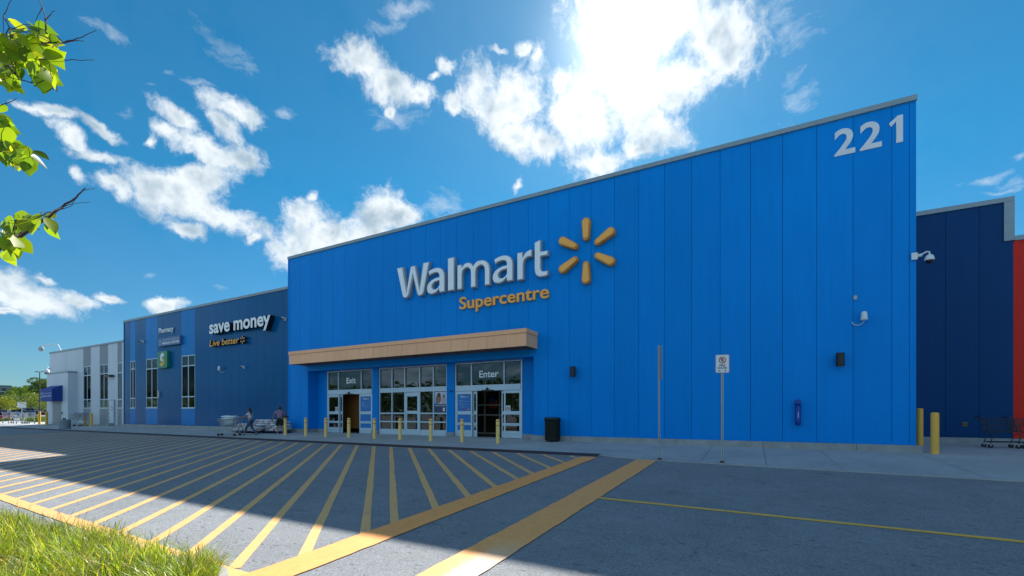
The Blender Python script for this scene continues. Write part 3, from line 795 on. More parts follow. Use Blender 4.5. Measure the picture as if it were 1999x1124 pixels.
# ------------------------------------------------------------------ left wing, clinic block, right-hand blocks
WY = D + .35
wing = place('store_wing', (X(400, WY), WY, 0), 'dark blue clad wing with brighter blue stripes and tall narrow windows', 'building')
WX0, WX1, WT = X(242, WY), XL0 - .001, 10.15
wz = lambda px, py: Z(px, py, WY)
bounds = [242, 254, 264, 284.8, 307.3, 354, 380.5]
bx = [X(p, WY) for p in bounds]
sp = (WX1 - bx[-1]) / 21.0
jn = [bx[-1] + (i) * 1.067 for i in range(-24, 24)]
WH = []
for (i, yt, yb) in ((1, 705, 797), (3, 701, 796.5), (5, 694.5, 796.8)):
    WH.append((bx[i], bx[i+1], wz(bounds[i], yb), wz(bounds[i], yt)))
SP_ = []
ji = [j for j in jn if WX0 < j < WX1]
def joints_in(a, c): return [a + 1.067 * k for k in range(0, int((c - a) / 1.067) + 1)]
for i, (a, c) in enumerate(zip(bx, bx[1:] + [WX1])):
    isS = i in (1, 3, 5)
    js = [a + (c - a) * k / max(1, round((c - a) / 1.067)) for k in range(0, max(1, round((c - a) / 1.067)))]
    for hz in ((MB_Z, WH[(i-1)//2][2], WH[(i-1)//2][3], WT-.17) if isS else (MB_Z, WT-.17),):
        for q in range(0, len(hz), 2):
            b = MB(); cladding(b, a, c, hz[q], hz[q+1], WY, js, gap=.006); b.build('stripe_panel' if isS else 'wall', STRIPE if isS else MID, wing)
b = MB(); b.box(WX0+.01, WX1, WY+.4, 50, 0, WT-.2)
for (a, c), z in (((WX0+.01, WH[0][0]), 0), ((WH[0][1], WH[1][0]), 0), ((WH[1][1], WH[2][0]), 0), ((WH[2][1], WX1), 0)): b.box(a, c, WY+.052, WY+.4, 0, WT-.2)
for h in WH: b.box(h[0], h[1], WY+.052, WY+.4, 0, h[2]); b.box(h[0], h[1], WY+.052, WY+.4, h[3], WT-.2)
b.build('wall_core', DARKJ, wing)
b = MB(); b.box(WX0-.02, WX1, WY-.06, WY+.3, WT-.19, WT); b.box(WX0-.02, WX0+.3, WY+.3, 50, WT-.19, WT); b.build('parapet_cap', CAP, wing, bevel=.006)
b = MB(); b.box(WX0-.008, WX0, WY, 50, MB_Z, WT-.19); b.box(WX0-.02, WX0+.09, WY-.03, WY-.001, MB_Z, WT-.19); b.box(WX0, WX1, WY-.035, WY-.001, MB_Z-.02, MB_Z+.04); build_each(b, 'side_wall', MID, wing)
b = MB(); b.box(WX0, XL0-.06, WY-.12, WY+.3, -.03, FT_Z); b.build('footing', CONC, wing, bevel=.012)
def tall_window(parent, h, Y, zb, nz=2, mull=True):
    x0, x1, z0, z1 = h; fr = MB(); y0, y1 = Y+.015, Y+.11; t = .075
    fr.box(x0, x0+t, y0, y1, z0, z1); fr.box(x1-t, x1, y0, y1, z0, z1); fr.box(x0+t, x1-t, y0, y1, z0, z0+t); fr.box(x0+t, x1-t, y0, y1, z1-t, z1)
    xm = (x0+x1)/2
    if mull: fr.box(xm-.04, xm+.04, y0, y1, z0+t, z1-t)
    for z in zb:
        for a, c in (((x0+t, xm-.04), (xm+.04, x1-t)) if mull else ((x0+t, x1-t),)): fr.box(a, c, y0+.004, y1, z-.04, z+.04)
    o = fr.build('window', ALU, parent, bevel=.005)
    zs_ = [z0+t] + sum([[z-.04, z+.04] for z in zb], []) + [z1-t]
    for i in range(0, len(zs_), 2):
        for a, c in (((x0+t, xm-.04), (xm+.04, x1-t)) if mull else ((x0+t, x1-t),)):
            MB().box(a, c, Y+.06, Y+.075, zs_[i], zs_[i+1]).build('glass_pane', GLASS, o)
    MB().box(x0-.0, x1+.0, Y-.04, Y+.014, z0-.03, z0+.02).build('sill', ALU, o)
for h, (px, ya, yb) in zip(WH, ((256, 720.5, 777.5), (287, 720.5, 776.5), (356, 714.8, 774.5))):
    tall_window(wing, h, WY, [wz(px, ya), wz(px, yb)])

clinic = place('clinic_building', (X(170, WY), WY, 0), 'low white clad block with grey stripes at the far left of the store', 'building')
CXL, CXR, CT = X(97.3, WY), WX0 - .01, 8.3
cb_px = [97.3, 162.4, 177.3, 194.4, 210.9, 229.3, 237.9, 241.8]
cx = [X(p, WY) for p in cb_px[:-1]] + [CXR]
CH = []
for (i, yt, yb) in ((1, 715.5, 797), (3, 712, 797), (5, 708, 797)): CH.append((cx[i], cx[i+1], wz(cb_px[i], yb), wz(cb_px[i], yt)))
for i, (a, c) in enumerate(zip(cx, cx[1:])):
    js = [a + (c-a)*k/max(1, round((c-a)/1.067)) for k in range(0, max(1, round((c-a)/1.067)))]
    isS = i in (1, 3, 5)
    hz = (.12, CH[(i-1)//2][2], CH[(i-1)//2][3], CT-.15) if isS else (.12, CT-.15)
    for q in range(0, len(hz), 2):
        b = MB(); cladding(b, a, c, hz[q], hz[q+1], WY, js, gap=.006); b.build('stripe_panel' if isS else 'wall', GREYP if isS else WHITEP, clinic)
b = MB(); b.box(CXL+.01, CXR, WY+.4, 48, 0, CT-.2)
es = [CXL+.01] + sum([[h[0], h[1]] for h in CH], []) + [CXR]
for i in range(0, len(es), 2): b.box(es[i], es[i+1], WY+.052, WY+.4, 0, CT-.2)
for h in CH: b.box(h[0], h[1], WY+.052, WY+.4, 0, h[2]); b.box(h[0], h[1], WY+.052, WY+.4, h[3], CT-.2)
b.build('wall_core', GREYP, clinic)
b = MB(); b.box(CXL-.02, CXR, WY-.06, WY+.3, CT-.17, CT); b.box(CXL-.02, CXL+.3, WY+.3, 48, CT-.17, CT); b.build('parapet_cap', CAP, clinic, bevel=.006)
b = MB(); b.box(CXL-.008, CXL, WY, 48, .12, CT-.17); b.build('side_wall', WHITEP, clinic)
b = MB(); b.box(CXL-.05, CXR, WY-.08, WY+.04, -.03, .12); b.build('footing', CONC, clinic)
for h, (px, ya, yb) in zip(CH, ((164, 733.3, 780), (195.5, 730, 779.6), (230.5, 727.5, 779.4))): tall_window(clinic, h, WY, [wz(px, ya), wz(px, yb)])
# service door
x0, x1 = X(215.2, WY), X(224.3, WY); z1 = wz(215.2, 782)
d_ = MB().box(x0, x1, WY-.10, WY-.02, .05, z1).build('door', mat('door_pale_paint', (.52, .58, .64), .45), clinic, bevel=.01)
b = MB(); b.box(x0-.12, x0-.002, WY-.12, WY-.001, .03, z1+.1); b.box(x1+.002, x1+.1, WY-.12, WY-.001, .03, z1+.1); b.box(x0-.002, x1+.002, WY-.12, WY-.001, z1+.003, z1+.1); b.build('door_frame', mat('door_frame_grey', (.33, .38, .42), .5), d_)
MB().box(x0+.42, x0+.78, WY-.11, WY-.102, 1.55, 1.95).build('door_notice', REDM, d_)
MB().box(x0+.5, x0+.7, WY-.113, WY-.1105, 1.65, 1.85).build('notice_symbol', SIGNW, d_)
for z in (.5, 1.2, 1.9): MB().box(x0-.03, x0+.03, WY-.135, WY-.122, z, z+.12).build('hinge', BLACK, d_)
# porch block
pr = X(150.4, WY); VY = YX(132.5, pr); VXL = X(91.5, VY); vt = Z(132.5, 724, VY)
b = MB(); b.box(VXL, pr, VY, WY-.002, .05, vt-.16); pw_ = b.build('porch_wall', WHITEP, clinic)
b = MB(); b.box(VXL-.03, pr+.03, VY-.03, WY-.002, vt-.155, vt); b.build('porch_cap', CAP, pw_, bevel=.006)
gd0, gd1 = X(102.9, VY), X(119.6, VY)
b = MB(); b.box(gd0, gd1, VY-.02, VY-.002, .06, Z(110, 778, VY)); b.build('door', GREYP, clinic)
b = MB(); b.box(gd0-.3, gd1+.5, VY-.4, VY-.025, -.02, .1); b.build('door_step', CONC, clinic)
b = MB(); b.box(X(120.6, VY), X(122, VY), VY-.06, VY-.003, 1.15, 1.4); b.build('door_opener_button', BLACK, clinic)
# awning
ax = X(122.3, VY); AY = YX(101.5, ax); ax0 = X(79, AY); zf0, zf1 = Z(101.5, 782.6, AY), Z(101.5, 758.5, AY); zb = Z(122.3, 751.7, VY)
AWN = mat('awning_canvas', (.004, .04, .24), .7, 0, .1, 3)
aw = MB().prism([(AY, zf0), (AY, zf1), (VY-.003, zb), (VY-.003, zf0)], 'x', ax0, ax).build('awning', AWN, clinic)
def small_logo(parent, x, z, s, y, m):
    for i, (u, v) in enumerate(((0,0),(1,0),(0,1),(1,1))):
        b = MB(); cx_, cz_ = x+u*s, z+v*s; r = s*.36
        b.box(cx_-r, cx_+r, y-.004, y, cz_-r*.3, cz_+r*.3); b.box(cx_-r*.3, cx_+r*.3, y-.004, y, cz_+r*.3, cz_+r); b.box(cx_-r*.3, cx_+r*.3, y-.004, y, cz_-r, cz_-r*.3)
        b.build('cross_emblem', m, parent)
AW = ax - ax0; PALE = mat('awning_letter', (.30, .42, .62), .6)
small_logo(aw, ax0+.25, zf0+(zf1-zf0)*.36, .35, AY-.004, PALE)
flat_text(aw, 'lettering', 'JACK NATHAN HEALTH', ax0+AW*.22, ax0+AW*.96, zf0+(zf1-zf0)*.58, zf0+(zf1-zf0)*.70, AY-.006, PALE, .02)
flat_text(aw, 'lettering', 'MEDICAL CENTRE', ax0+AW*.22, ax0+AW*.96, zf0+(zf1-zf0)*.34, zf0+(zf1-zf0)*.50, AY-.006, PALE, .03)

# right-hand blocks, set back
NY = 26.3
navy = place('navy_building', (8, NY, 0), 'navy blue clad block with grey stepped parapet, set back right of the big store wall', 'building')
nx1 = X(1978.4, NY); nt_ = 10.37
nj = [X(1846.5, NY), X(1911.5, NY)]
nj = [nj[1] - 1.07*k for k in range(6)] + [nj[1] + 1.07*k for k in range(1, 2)]
b = MB(); cladding(b, XR0+.001, nx1, MB_Z, nt_-.2, NY, nj); b.build('wall', NAVY, navy)
b = MB(); b.box(XR0+.001, nx1-.01, NY+.052, 50, 0, nt_-.22); b.build('wall_core', DARKJ, navy)
zs2 = Z(1978, 468, NY)
b = MB(); b.box(XR0+.001, nx1+.02, NY-.06, NY+.3, nt_-.2, nt_); b.box(nx1-.30, nx1+.02, NY-.06, NY+.3, zs2-.02, nt_-.205); b.box(nx1-.2, nx1+.02, NY+.3, 50, nt_-.2, nt_); b.build('parapet_cap', CAP, navy, bevel=.006)
b = MB(); b.box(XR0+.01, nx1, NY-.1, NY+.04, -.03, .26); b.build('footing', CONC, navy, bevel=.01)
redb = place('red_building', (14, NY, 0), 'orange-red clad block with low grey parapet at the right edge', 'building')
rt = Z(1980, 460.5, NY)
b = MB(); cladding(b, nx1+.003, 24, MB_Z, rt-.2, NY+.01, [nx1 + 1.067*k for k in range(1, 14)]); b.build('wall', RED, redb)
b = MB(); b.box(nx1+.01, 24, NY+.062, 50, 0, rt-.22); b.build('wall_core', RED, redb)
b = MB(); b.box(nx1+.022, 24, NY-.055, NY+.3, rt-.2, rt); b.build('parapet_cap', CAP, redb, bevel=.006)
b = MB(); b.box(nx1+.003, 24, NY-.095, NY+.04, -.03, .26); b.build('footing', CONC, redb, bevel=.01)
b = MB(); b.box(X(1877, NY), X(1889, NY), NY-.03, NY-.001, Z(1883, 832, NY), Z(1883, 824, NY))
o = b.build('outlet_box', mat('brass_cover', (.16, .13, .08), .4, .6), bevel=.004); tag(o, 'small square brown outlet cover low on the navy wall', 'outlet')
for px in (1880, 1886): MB().box(X(px, NY)-.03, X(px, NY)+.03, NY-.036, NY-.031, Z(px, 830, NY), Z(px, 826, NY)).build('socket', BLACK, o)

# ------------------------------------------------------------------ signs on the walls
SY = D - .22
def sx(px): return X(px, SY)
def sz(px, py): return Z(px, py, SY)
big = place('wall_sign', (sx(920), D, sz(920, 560)), 'large white raised letters across the bright blue facade above the canopy', 'sign')
zq = lambda x, y: sz(740 + x*.25, 400 + y*.25)
xq = lambda x: sx(740 + x*.25)
GLY = {
 'W': [[(0,1),(.20,1),(.315,.30),(.43,.97),(.58,.97),(.70,.30),(.80,1),(1,1),(.83,.08),(.79,.02),(.72,0),(.66,.02),(.62,.08),(.505,.62),(.39,.08),(.35,.02),(.29,0),(.22,.02),(.18,.08)]],
 'l': [[(0,0),(0,1),(.25,1),(.25,0)]],
 'm': [[(0,0),(0,.97),(.24,.97),(.26,.86),(.36,.95),(.47,.995),(.58,1.0),(.70,.98),(.80,.92),(.87,.83),(.97,.93),(1.08,.985),(1.23,1.0),(1.42,.98),(1.58,.91),(1.70,.78),(1.75,.60),(1.75,0),(1.48,0),(1.48,.56),(1.46,.69),(1.38,.775),(1.26,.80),(1.13,.765),(1.04,.69),(1.01,.56),(1.01,0),(.74,0),(.74,.56),(.72,.69),(.64,.775),(.52,.80),(.39,.765),(.30,.69),(.27,.56),(.27,0)]],
 'a': [[(.85,0),(.85,.60),(.83,.75),(.76,.88),(.64,.965),(.47,1.0),(.30,.985),(.17,.95),(.07,.905),(.12,.72),(.25,.775),(.39,.80),(.50,.79),(.565,.74),(.59,.66),(.59,.62),(.40,.60),(.22,.54),(.09,.45),(.015,.33),(0,.22),(.03,.10),(.10,.02),(.21,-.02),(.33,-.02),(.46,.02),(.575,.12),(.60,0)],
       [(.59,.46),(.59,.30),(.54,.22),(.45,.17),(.36,.165),(.29,.20),(.262,.27),(.28,.35),(.36,.42),(.47,.45)]],
 'r': [[(0,0),(0,.97),(.24,.97),(.26,.80),(.33,.90),(.42,.965),(.53,1.0),(.64,1.0),(.64,.75),(.52,.755),(.40,.73),(.31,.66),(.275,.54),(.275,0)]],
 't': [[(0,1.37),(.27,1.45),(.27,.98),(.57,.98),(.57,.78),(.27,.78),(.27,.36),(.29,.26),(.35,.205),(.44,.195),(.56,.215),(.57,.02),(.47,-.01),(.33,-.02),(.19,.0),(.08,.07),(.02,.19),(0,.36)]],
}
def outline_geo(polys, off, ext):
    cu = bpy.data.curves.new('t', 'CURVE'); cu.dimensions = '2D'; cu.fill_mode = 'BOTH'; cu.extrude = ext; cu.offset = off
    for q, pts in enumerate(polys):
        ar = sum(a[0]*b_[1]-b_[0]*a[1] for a, b_ in zip(pts, pts[1:]+pts[:1]))
        if (ar < 0) == (q == 0): pts = pts[::-1]
        sp_ = cu.splines.new('POLY'); sp_.points.add(len(pts)-1); sp_.use_cyclic_u = True
        for i, (x, y) in enumerate(pts): sp_.points[i].co = (x, y, 0, 1)
    o = bpy.data.objects.new('t', cu); col.objects.link(o); dg = bpy.context.evaluated_depsgraph_get(); dg.update()
    me = o.evaluated_get(dg).to_mesh(); v_ = [tuple(v.co) for v in me.vertices]; f_ = [tuple(p.vertices) for p in me.polygons]
    o.evaluated_get(dg).to_mesh_clear(); bpy.data.objects.remove(o); bpy.data.curves.remove(cu)
    return v_, f_
for ch, x0, x1, tp, bt in (('W', 142, 395, (142, 494), (215, 727)), ('a', 374, 515, (445, 490), (420, 697)), ('l', 538, 590, (565, 411), (565, 670)), ('m', 612, 868, (815, 426), (640, 660)),
                           ('a', 886, 1048, (965, 394), (930, 614)), ('r', 1079, 1196, (1160, 353), (1105, 587)), ('t', 1214, 1321, (1245, 274), (1275, 563))):
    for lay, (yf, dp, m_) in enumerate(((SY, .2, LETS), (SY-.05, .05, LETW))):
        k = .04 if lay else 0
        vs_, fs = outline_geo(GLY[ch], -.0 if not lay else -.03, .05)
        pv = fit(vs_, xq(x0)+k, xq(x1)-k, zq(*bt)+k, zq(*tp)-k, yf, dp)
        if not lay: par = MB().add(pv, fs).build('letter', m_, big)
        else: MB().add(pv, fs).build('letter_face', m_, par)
star = place('star_emblem', (sx(1144), D, sz(1144, 489)), 'amber six-rayed burst emblem to the right of the large white letters', 'emblem')
cxs, czs = sx(1143.5), sz(1143.5, 489)
def ray_pts(r0, r1, w0, w1, ang, cx_, cz_, grow=0.0):
    pts = []; n_ = 8
    for k in range(n_+1):
        t = -math.pi/2 + math.pi*k/n_; pts.append((r1 - w1 + (w1+grow)*math.cos(t), (w1+grow)*math.sin(t)))
    for k in range(n_+1):
        t = math.pi/2 + math.pi*k/n_; pts.append((r0 + w0 + (w0+grow)*math.cos(t), (w0+grow)*math.sin(t)))
    c, s = math.cos(ang), math.sin(ang)
    return [(cx_+u*c-v*s, cz_+u*s+v*c) for u, v in pts]
RR = (sz(1144, 424) - sz(1144, 554)) / 2
for k in range(6):
    a = math.pi/2 + k*math.pi/3
    o = MB().prism(ray_pts(RR*.31, RR, RR*.095, RR*.135, a, cxs, czs), 'y', SY, D-.002).build('emblem_ray', mat('amber_return', (.62, .26, .05), .5), star, bevel=.01)
    MB().prism(ray_pts(RR*.36, RR*.965, RR*.075, RR*.105, a, cxs, czs), 'y', SY-.05, SY).build('ray_face', LETO, o, bevel=.02)
sup = place('wall_sign', (sx(980), D, sz(980, 590)), 'amber lettering spelling Supercentre directly under the large white letters', 'sign')
letters(sup, 'Supercentre', sx(894.5), sx(1069.5), zq(755, 826), zq(1165, 636), D-.12, .119, LETO, LETO, .014)
num = place('wall_sign', (sx(1695), D, sz(1695, 270)), 'pale house number 221 high at the right corner of the blue facade', 'sign')
vsn = lambda px, py: Z(px, py, D)
for ch, x0, x1, tp, bt in (('2', 240, 384, (315, 318), (260, 511)), ('2', 415, 566, (490, 273), (440, 471)), ('1', 615, 711, (700, 227), (690, 415))):
    P = lambda a, c: (1560 + a/3.513, 160 + c/3.513)
    vs_, fs = text_geo(ch if ch != '1' else '1', .024, .05)
    if ch == '1':
        pts = [(0, .78), (.62, 1), (1, 1), (1, 0), (.52, 0), (.52, .80), (.14, .64)]
        A = [(X(P(x0,0)[0]) + u*(X(P(x1,0)[0])-X(P(x0,0)[0])), vsn(*P(*bt)) + v*(vsn(*P(*tp))-vsn(*P(*bt)))) for u, v in pts]
        MB().prism(A[::-1], 'y', D-.03, D-.001).build('numeral', mat('numeral_grey', (.66, .70, .74), .5), num)
    else:
        pv = fit(vs_, X(P(x0,0)[0]), X(P(x1,0)[0]), vsn(*P(*bt)), vsn(*P(*tp)), D-.03, .029)
        MB().add(pv, fs).build('numeral', mat('numeral_grey', (.66, .70, .74), .5), num)
# dark wing lettering
LY = WY - .42
sm = place('wall_sign', (X(468, LY), WY, Z(468, 640, LY)), 'white deep raised words save money on the dark blue wing', 'sign')
zb_, zt_ = Z(414, 653, LY), Z(524, 613, LY)
letters(sm, 'save money', X(408.5, LY), X(527.5, LY), Z(515, 645, LY)-.0, Z(500, 618.5, LY), LY, .34, LETW, LETD, .026)
lb = place('wall_sign', (X(440, LY), WY, Z(440, 668, LY)), 'amber slanted words Live better under the white words on the dark blue wing', 'sign')
LY2 = WY - .3
letters(lb, 'Live better', X(409, LY2), X(466.5, LY2), Z(411, 676.3, LY2), Z(460, 657.5, LY2), LY2, .24, LETO, LETD, .008, .18)
c_, z_ = X(473.3, LY2), Z(473.3, 663, LY2)
for k in range(6):
    a = math.pi/2 + k*math.pi/3
    b = MB(); b.prism(ray_pts(.10, .30, .02, .04, a, c_, z_), 'y', LY2+.006, WY-.06); o = b.build('emblem_ray', LETD, lb)
    MB().prism(ray_pts(.10, .30, .02, .04, a, c_, z_), 'y', LY2, LY2+.005).build('ray_face', LETO, o)
ph = place('wall_sign', (X(323, WY-.1), WY, wz(323, 645)), 'small white word Pharmacy high on the wing, above the grey-blue clinic panel', 'sign')
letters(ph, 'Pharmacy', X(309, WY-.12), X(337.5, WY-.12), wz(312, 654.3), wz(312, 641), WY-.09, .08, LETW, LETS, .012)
MY = WY - .22
med = place('clinic_sign', (X(330, MY), WY, Z(330, 665, MY)), 'grey-blue panel sign with white clinic lettering and four little crosses', 'sign')
mx0, mx1, mz0, mz1 = X(309, MY), X(351, MY), Z(309, 676.8, MY), Z(309, 660.5, MY)
MB().box(mx0, mx1, MY, WY-.001, mz0, mz1).build('sign_box', mat('panel_grey_blue', (.06, .13, .27), .5), med, bevel=.02)
MW, MH = mx1-mx0, mz1-mz0; PW2 = mat('panel_letter', (.36, .46, .60), .5)
small_logo(med, mx0+.14, mz0+MH*.3, .24, MY-.001, PW2)
flat_text(med, 'lettering', 'JACK NATHAN HEALTH', mx0+MW*.23, mx0+MW*.95, mz0+MH*.58, mz0+MH*.78, MY-.004, PW2, .03, .003)
flat_text(med, 'lettering', 'MEDICAL CENTRE', mx0+MW*.19, mx0+MW*.97, mz0+MH*.20, mz0+MH*.46, MY-.004, SIGNW, .03, .003)
GY = WY - .26
gs = place('logo_sign', (X(318, GY), WY, Z(318, 702, GY)), 'green rounded box sign with a white and amber arrow S, beside the middle wing window', 'sign')
gx0, gx1, gz0, gz1 = X(307, GY), X(326, GY), Z(307, 719.5, GY), Z(307, 686.5, GY)
def rrect(x0, x1, z0, z1, r, n_=5):
    pts = []
    for (cx_, cz_, a0_) in ((x1-r, z0+r, -90), (x1-r, z1-r, 0), (x0+r, z1-r, 90), (x0+r, z0+r, 180)):
        for k in range(n_+1):
            t = R(a0_ + 90*k/n_); pts.append((cx_+r*math.cos(t), cz_+r*math.sin(t)))
    return pts
GREEN = mat('sign_green', (.008, .19, .10), .4)
MB().prism(rrect(gx0, gx1, gz0, gz1, .14), 'y', GY, WY-.002).build('sign_box', GREEN, gs, bevel=.02)
gw, gh = gx1-gx0, gz1-gz0
def arc_band(cx_, cz_, rx, rz, a0_, a1_, wd, n_=12):
    o_, i_ = [], []
    for k in range(n_+1):
        t = R(a0_ + (a1_-a0_)*k/n_); o_.append((cx_+(rx+wd)*math.cos(t), cz_+(rz+wd)*math.sin(t))); i_.append((cx_+(rx-wd)*math.cos(t), cz_+(rz-wd)*math.sin(t)))
    return o_, i_
def band(name, m, cx_, cz_, r, a0_, a1_, wd, tip, y=GY-.012):
    o_, i_ = arc_band(cx_, cz_, r, r*1.05, a0_, a1_, wd); b = MB()
    for k in range(len(o_)-1): b.prism([o_[k], o_[k+1], i_[k+1], i_[k]], 'y', y, y+.011)
    b.prism(tip, 'y', y-.001, y+.011); return b.build(name, m, gs)
mx_, mz_ = (gx0+gx1)/2, (gz0+gz1)/2; r_ = gw*.14
band('arrow_mark', SIGNW, mx_+gw*.02, mz_+gh*.13, r_, 60, 265, gw*.075, [(mx_+gw*.06, mz_+gh*.13+r_*1.9), (mx_+gw*.24, mz_+gh*.13+r_*.8), (mx_+gw*.06, mz_+gh*.13-r_*.1)])
band('arrow_mark', mat('sign_amber', (.75, .42, .02), .4), mx_-gw*.0, mz_-gh*.13, r_, -120, 85, gw*.075, [(mx_-gw*.06, mz_-gh*.13+r_*.1), (mx_-gw*.24, mz_-gh*.13-r_*.8), (mx_-gw*.06, mz_-gh*.13-r_*1.9)])
# little wall plate under the green sign
o = MB().box(X(307.5, WY-.1), X(310.2, WY-.1), WY-.12, WY-.001, wz(308, 777), wz(308, 763)).build('wall_plate', GALV, bevel=.01)
tag(o, 'thin grey metal plate on the wing wall at the lower right of the middle window', 'plate')
# projecting green sign bracket is hidden behind its box

# ------------------------------------------------------------------ bollards
def single(o, label, cat, group=None): return tag(o, label, cat, group)
def bollard(name, h, r, m, bands, label, group):
    t = thing(name, (0, 0, 0), label, 'bollard', group)
    MB().lathe([(r, -.03), (r, h-.035), (r*.93, h-.015), (r*.7, h), (0.001, h+.004)], 24).build('post', m, t, smooth=False)
    for z in bands: MB().lathe([(r+.001, z), (r+.003, z+.002), (r+.003, z+.03), (r+.001, z+.032)], 24).build('red_band', REDM, t)
    return t
BP = [557, 597, 636, 681, 731, 781, 841, 902, 972]
BLAB = ['near the man in black shorts, leftmost of the row', 'before the left end of the recess, second from left',
        'at the left edge of the Exit screen', 'in front of the open Exit doorway', 'before the blue pier between Exit and centre screens',
        'in front of the left half of the centre screen', 'in front of the right half of the centre screen', 'before the blue door panel left of Enter',
        'before the open Enter doorway, rightmost']
proto = None
for i, px in enumerate(BP):
    y = 17.45; x = X(px, y); L = 'yellow bollard with two red bands ' + BLAB[i]
    if proto is None:
        proto = bollard('bollard', 1.09, .088, YEL, (.80, 1.0), L, 'red-banded yellow bollards before the entrance'); o = proto; o.location = (x, y, gz(y)+.02)
    else: o = dup(proto, (x, y, gz(y)+.02), random.uniform(0, 6), L)
GB = 'plain yellow bollards at the store corners'
pb = bollard('bollard', 1.33, .105, YEL2, (), 'plain yellow bollard with scuffed base, standing clear of the right store corner', GB)
pb.location = (5.22, 19.30, 0.02)
for nm_, (x, y), s, L in (('', (X(1795.3, 22.6), 22.6), (1, 1, 1.12), 'plain yellow bollard half hidden behind the right store corner'),
    ('', (X(165.8, 18.9), 18.9), (1.0, 1.0, .97), 'plain yellow bollard by the parked carts, left one of the pair before the clinic windows'),
    ('', (X(178.6, 18.85), 18.85), (1.0, 1.0, .97), 'plain yellow bollard before the clinic windows, right one of the pair'),
    ('', (X(77, 19.2), 19.2), (1.1, 1.1, 1.08), 'plain yellow bollard by the porch, outer one of the pair at the far left'),
    ('', (X(91, 18.4), 18.4), (1.1, 1.1, 1.08), 'plain yellow bollard against the porch corner, inner one of the pair at the far left')):
    dup(pb, (x, y, gz(y)+.02), random.uniform(0, 6), L, scale=s)

# ------------------------------------------------------------------ bins and planter
def litter_bin(loc, label, r=.30, h=.92, bulge=True):
    t = thing('litter_bin', loc, label, 'bin')
    MB().lathe([(r-.03, .03), (r-.03, h-.08)], 24).build('liner', RUB, t)
    n_ = 26; b = MB()
    for k in range(n_):
        a = 2*math.pi*k/n_; c, s = math.cos(a), math.sin(a); pts = []
        for (rr, z) in ((r-.02, .04), (r, .12), (r, h-.22), (r+.015, h-.1), (r+.03, h-.03)): pts.append((rr*c, rr*s, z))
        b.tube(pts, .018, 4)
    b.build('slats', mat('bin_black_green', (.010, .018, .015), .38, .3), t)
    b = MB()
    for z in (.10, .45, h-.2): b.lathe([(r+.005, z), (r+.022, z), (r+.022, z+.03), (r+.005, z+.03)], 24)
    b.build('hoops', BLACK, t)
    MB().lathe([(r-.1, h-.05), (r+.05, h-.05), (r+.055, h-.01), (r+.02, h+.035), (r-.09, h+.05), (r-.12, h+.02)], 28).build('lid', mat('bin_lid', (.012, .02, .018), .35, .2), t, smooth=True)
    for k in range(4):
        a = k*math.pi/2 + .4; MB().lathe([(.03, 0), (.03, .05)], 8, (r*.75*math.cos(a), r*.75*math.sin(a), 0)).build('foot', BLACK, t)
    return t
by = 19.05
litter_bin((X(1078.5, by), by, 0.02), 'black-green slatted litter bin against the bright blue wall right of the entrance', .34, 1.06)
o = MB().lathe([(.05, 1.095), (.19, 1.11), (.205, 1.135), (.19, 1.17), (.10, 1.195), (.001, 1.2)], 24).build('round_cap', BLACK, proto, smooth=True); o['label'] = 'wide black round cap'
px_, py_ = X(127, 15.85), 15.85
t = thing('ash_urn', (px_, py_, gz(py_)+.02), 'squat round grey concrete litter urn on the pavement before the clinic', 'urn')
MB().lathe([(.36, 0), (.38, .03), (.38, .80), (.35, .84), (.25, .83), (.24, .72)], 36).build('urn_body', mat('urn_concrete', (.22, .26, .28), .9, 0, .15, 3, .6, 40, dirt=.3), t)
for dx in (-.14, .14): MB().lathe([(.03, .83), (.07, .88), (.06, .95), (.02, .97)], 12, (dx, -.05, 0)).build('ashtray_bowl', BLACK, t)

# ------------------------------------------------------------------ sign posts on the kerb
def usign_post(t, h, m=GALV):
    b = MB(); b.prism([(-.034, -.012), (-.012, -.012), (-.012, .014), (.012, .014), (.012, -.012), (.034, -.012), (.034, -.016), (.009, -.016), (.009, .010), (-.009, .010), (-.009, -.016), (-.034, -.016)][::-1], 'z', 0, h)
    o = b.build('post', m, t)
    b = MB()
    for k in range(int(h/.05)): b.box(-.006, .006, -.0175+.026, -.0155+.026, k*.05+.02, k*.05+.035)
    b2 = MB()
    for k in range(int(h/.05)): b2.box(-.006, .006, .0142, .0148, k*.05+.02, k*.05+.035)
    b2.build('punched_holes', BLACK, o)
    MB().box(-.05, .05, -.04, .04, -.01, .05).build('base_clamp', mat('rusty_clamp', (.09, .045, .02), .8), o)
    MB().tube([(-.09, .0, .04), (.09, .02, .04)], .008, 6).build('clamp_bolt', GALV, o)
    return o
fx_, fy_ = G(1409.5, 905); fy_ += .05
fr_ = thing('street_sign', (fx_, fy_, gz(fy_)+.03), 'white no-parking fire route sign facing the road on a steel post', 'sign', None, R(16))
usign_post(fr_, 3.2); 
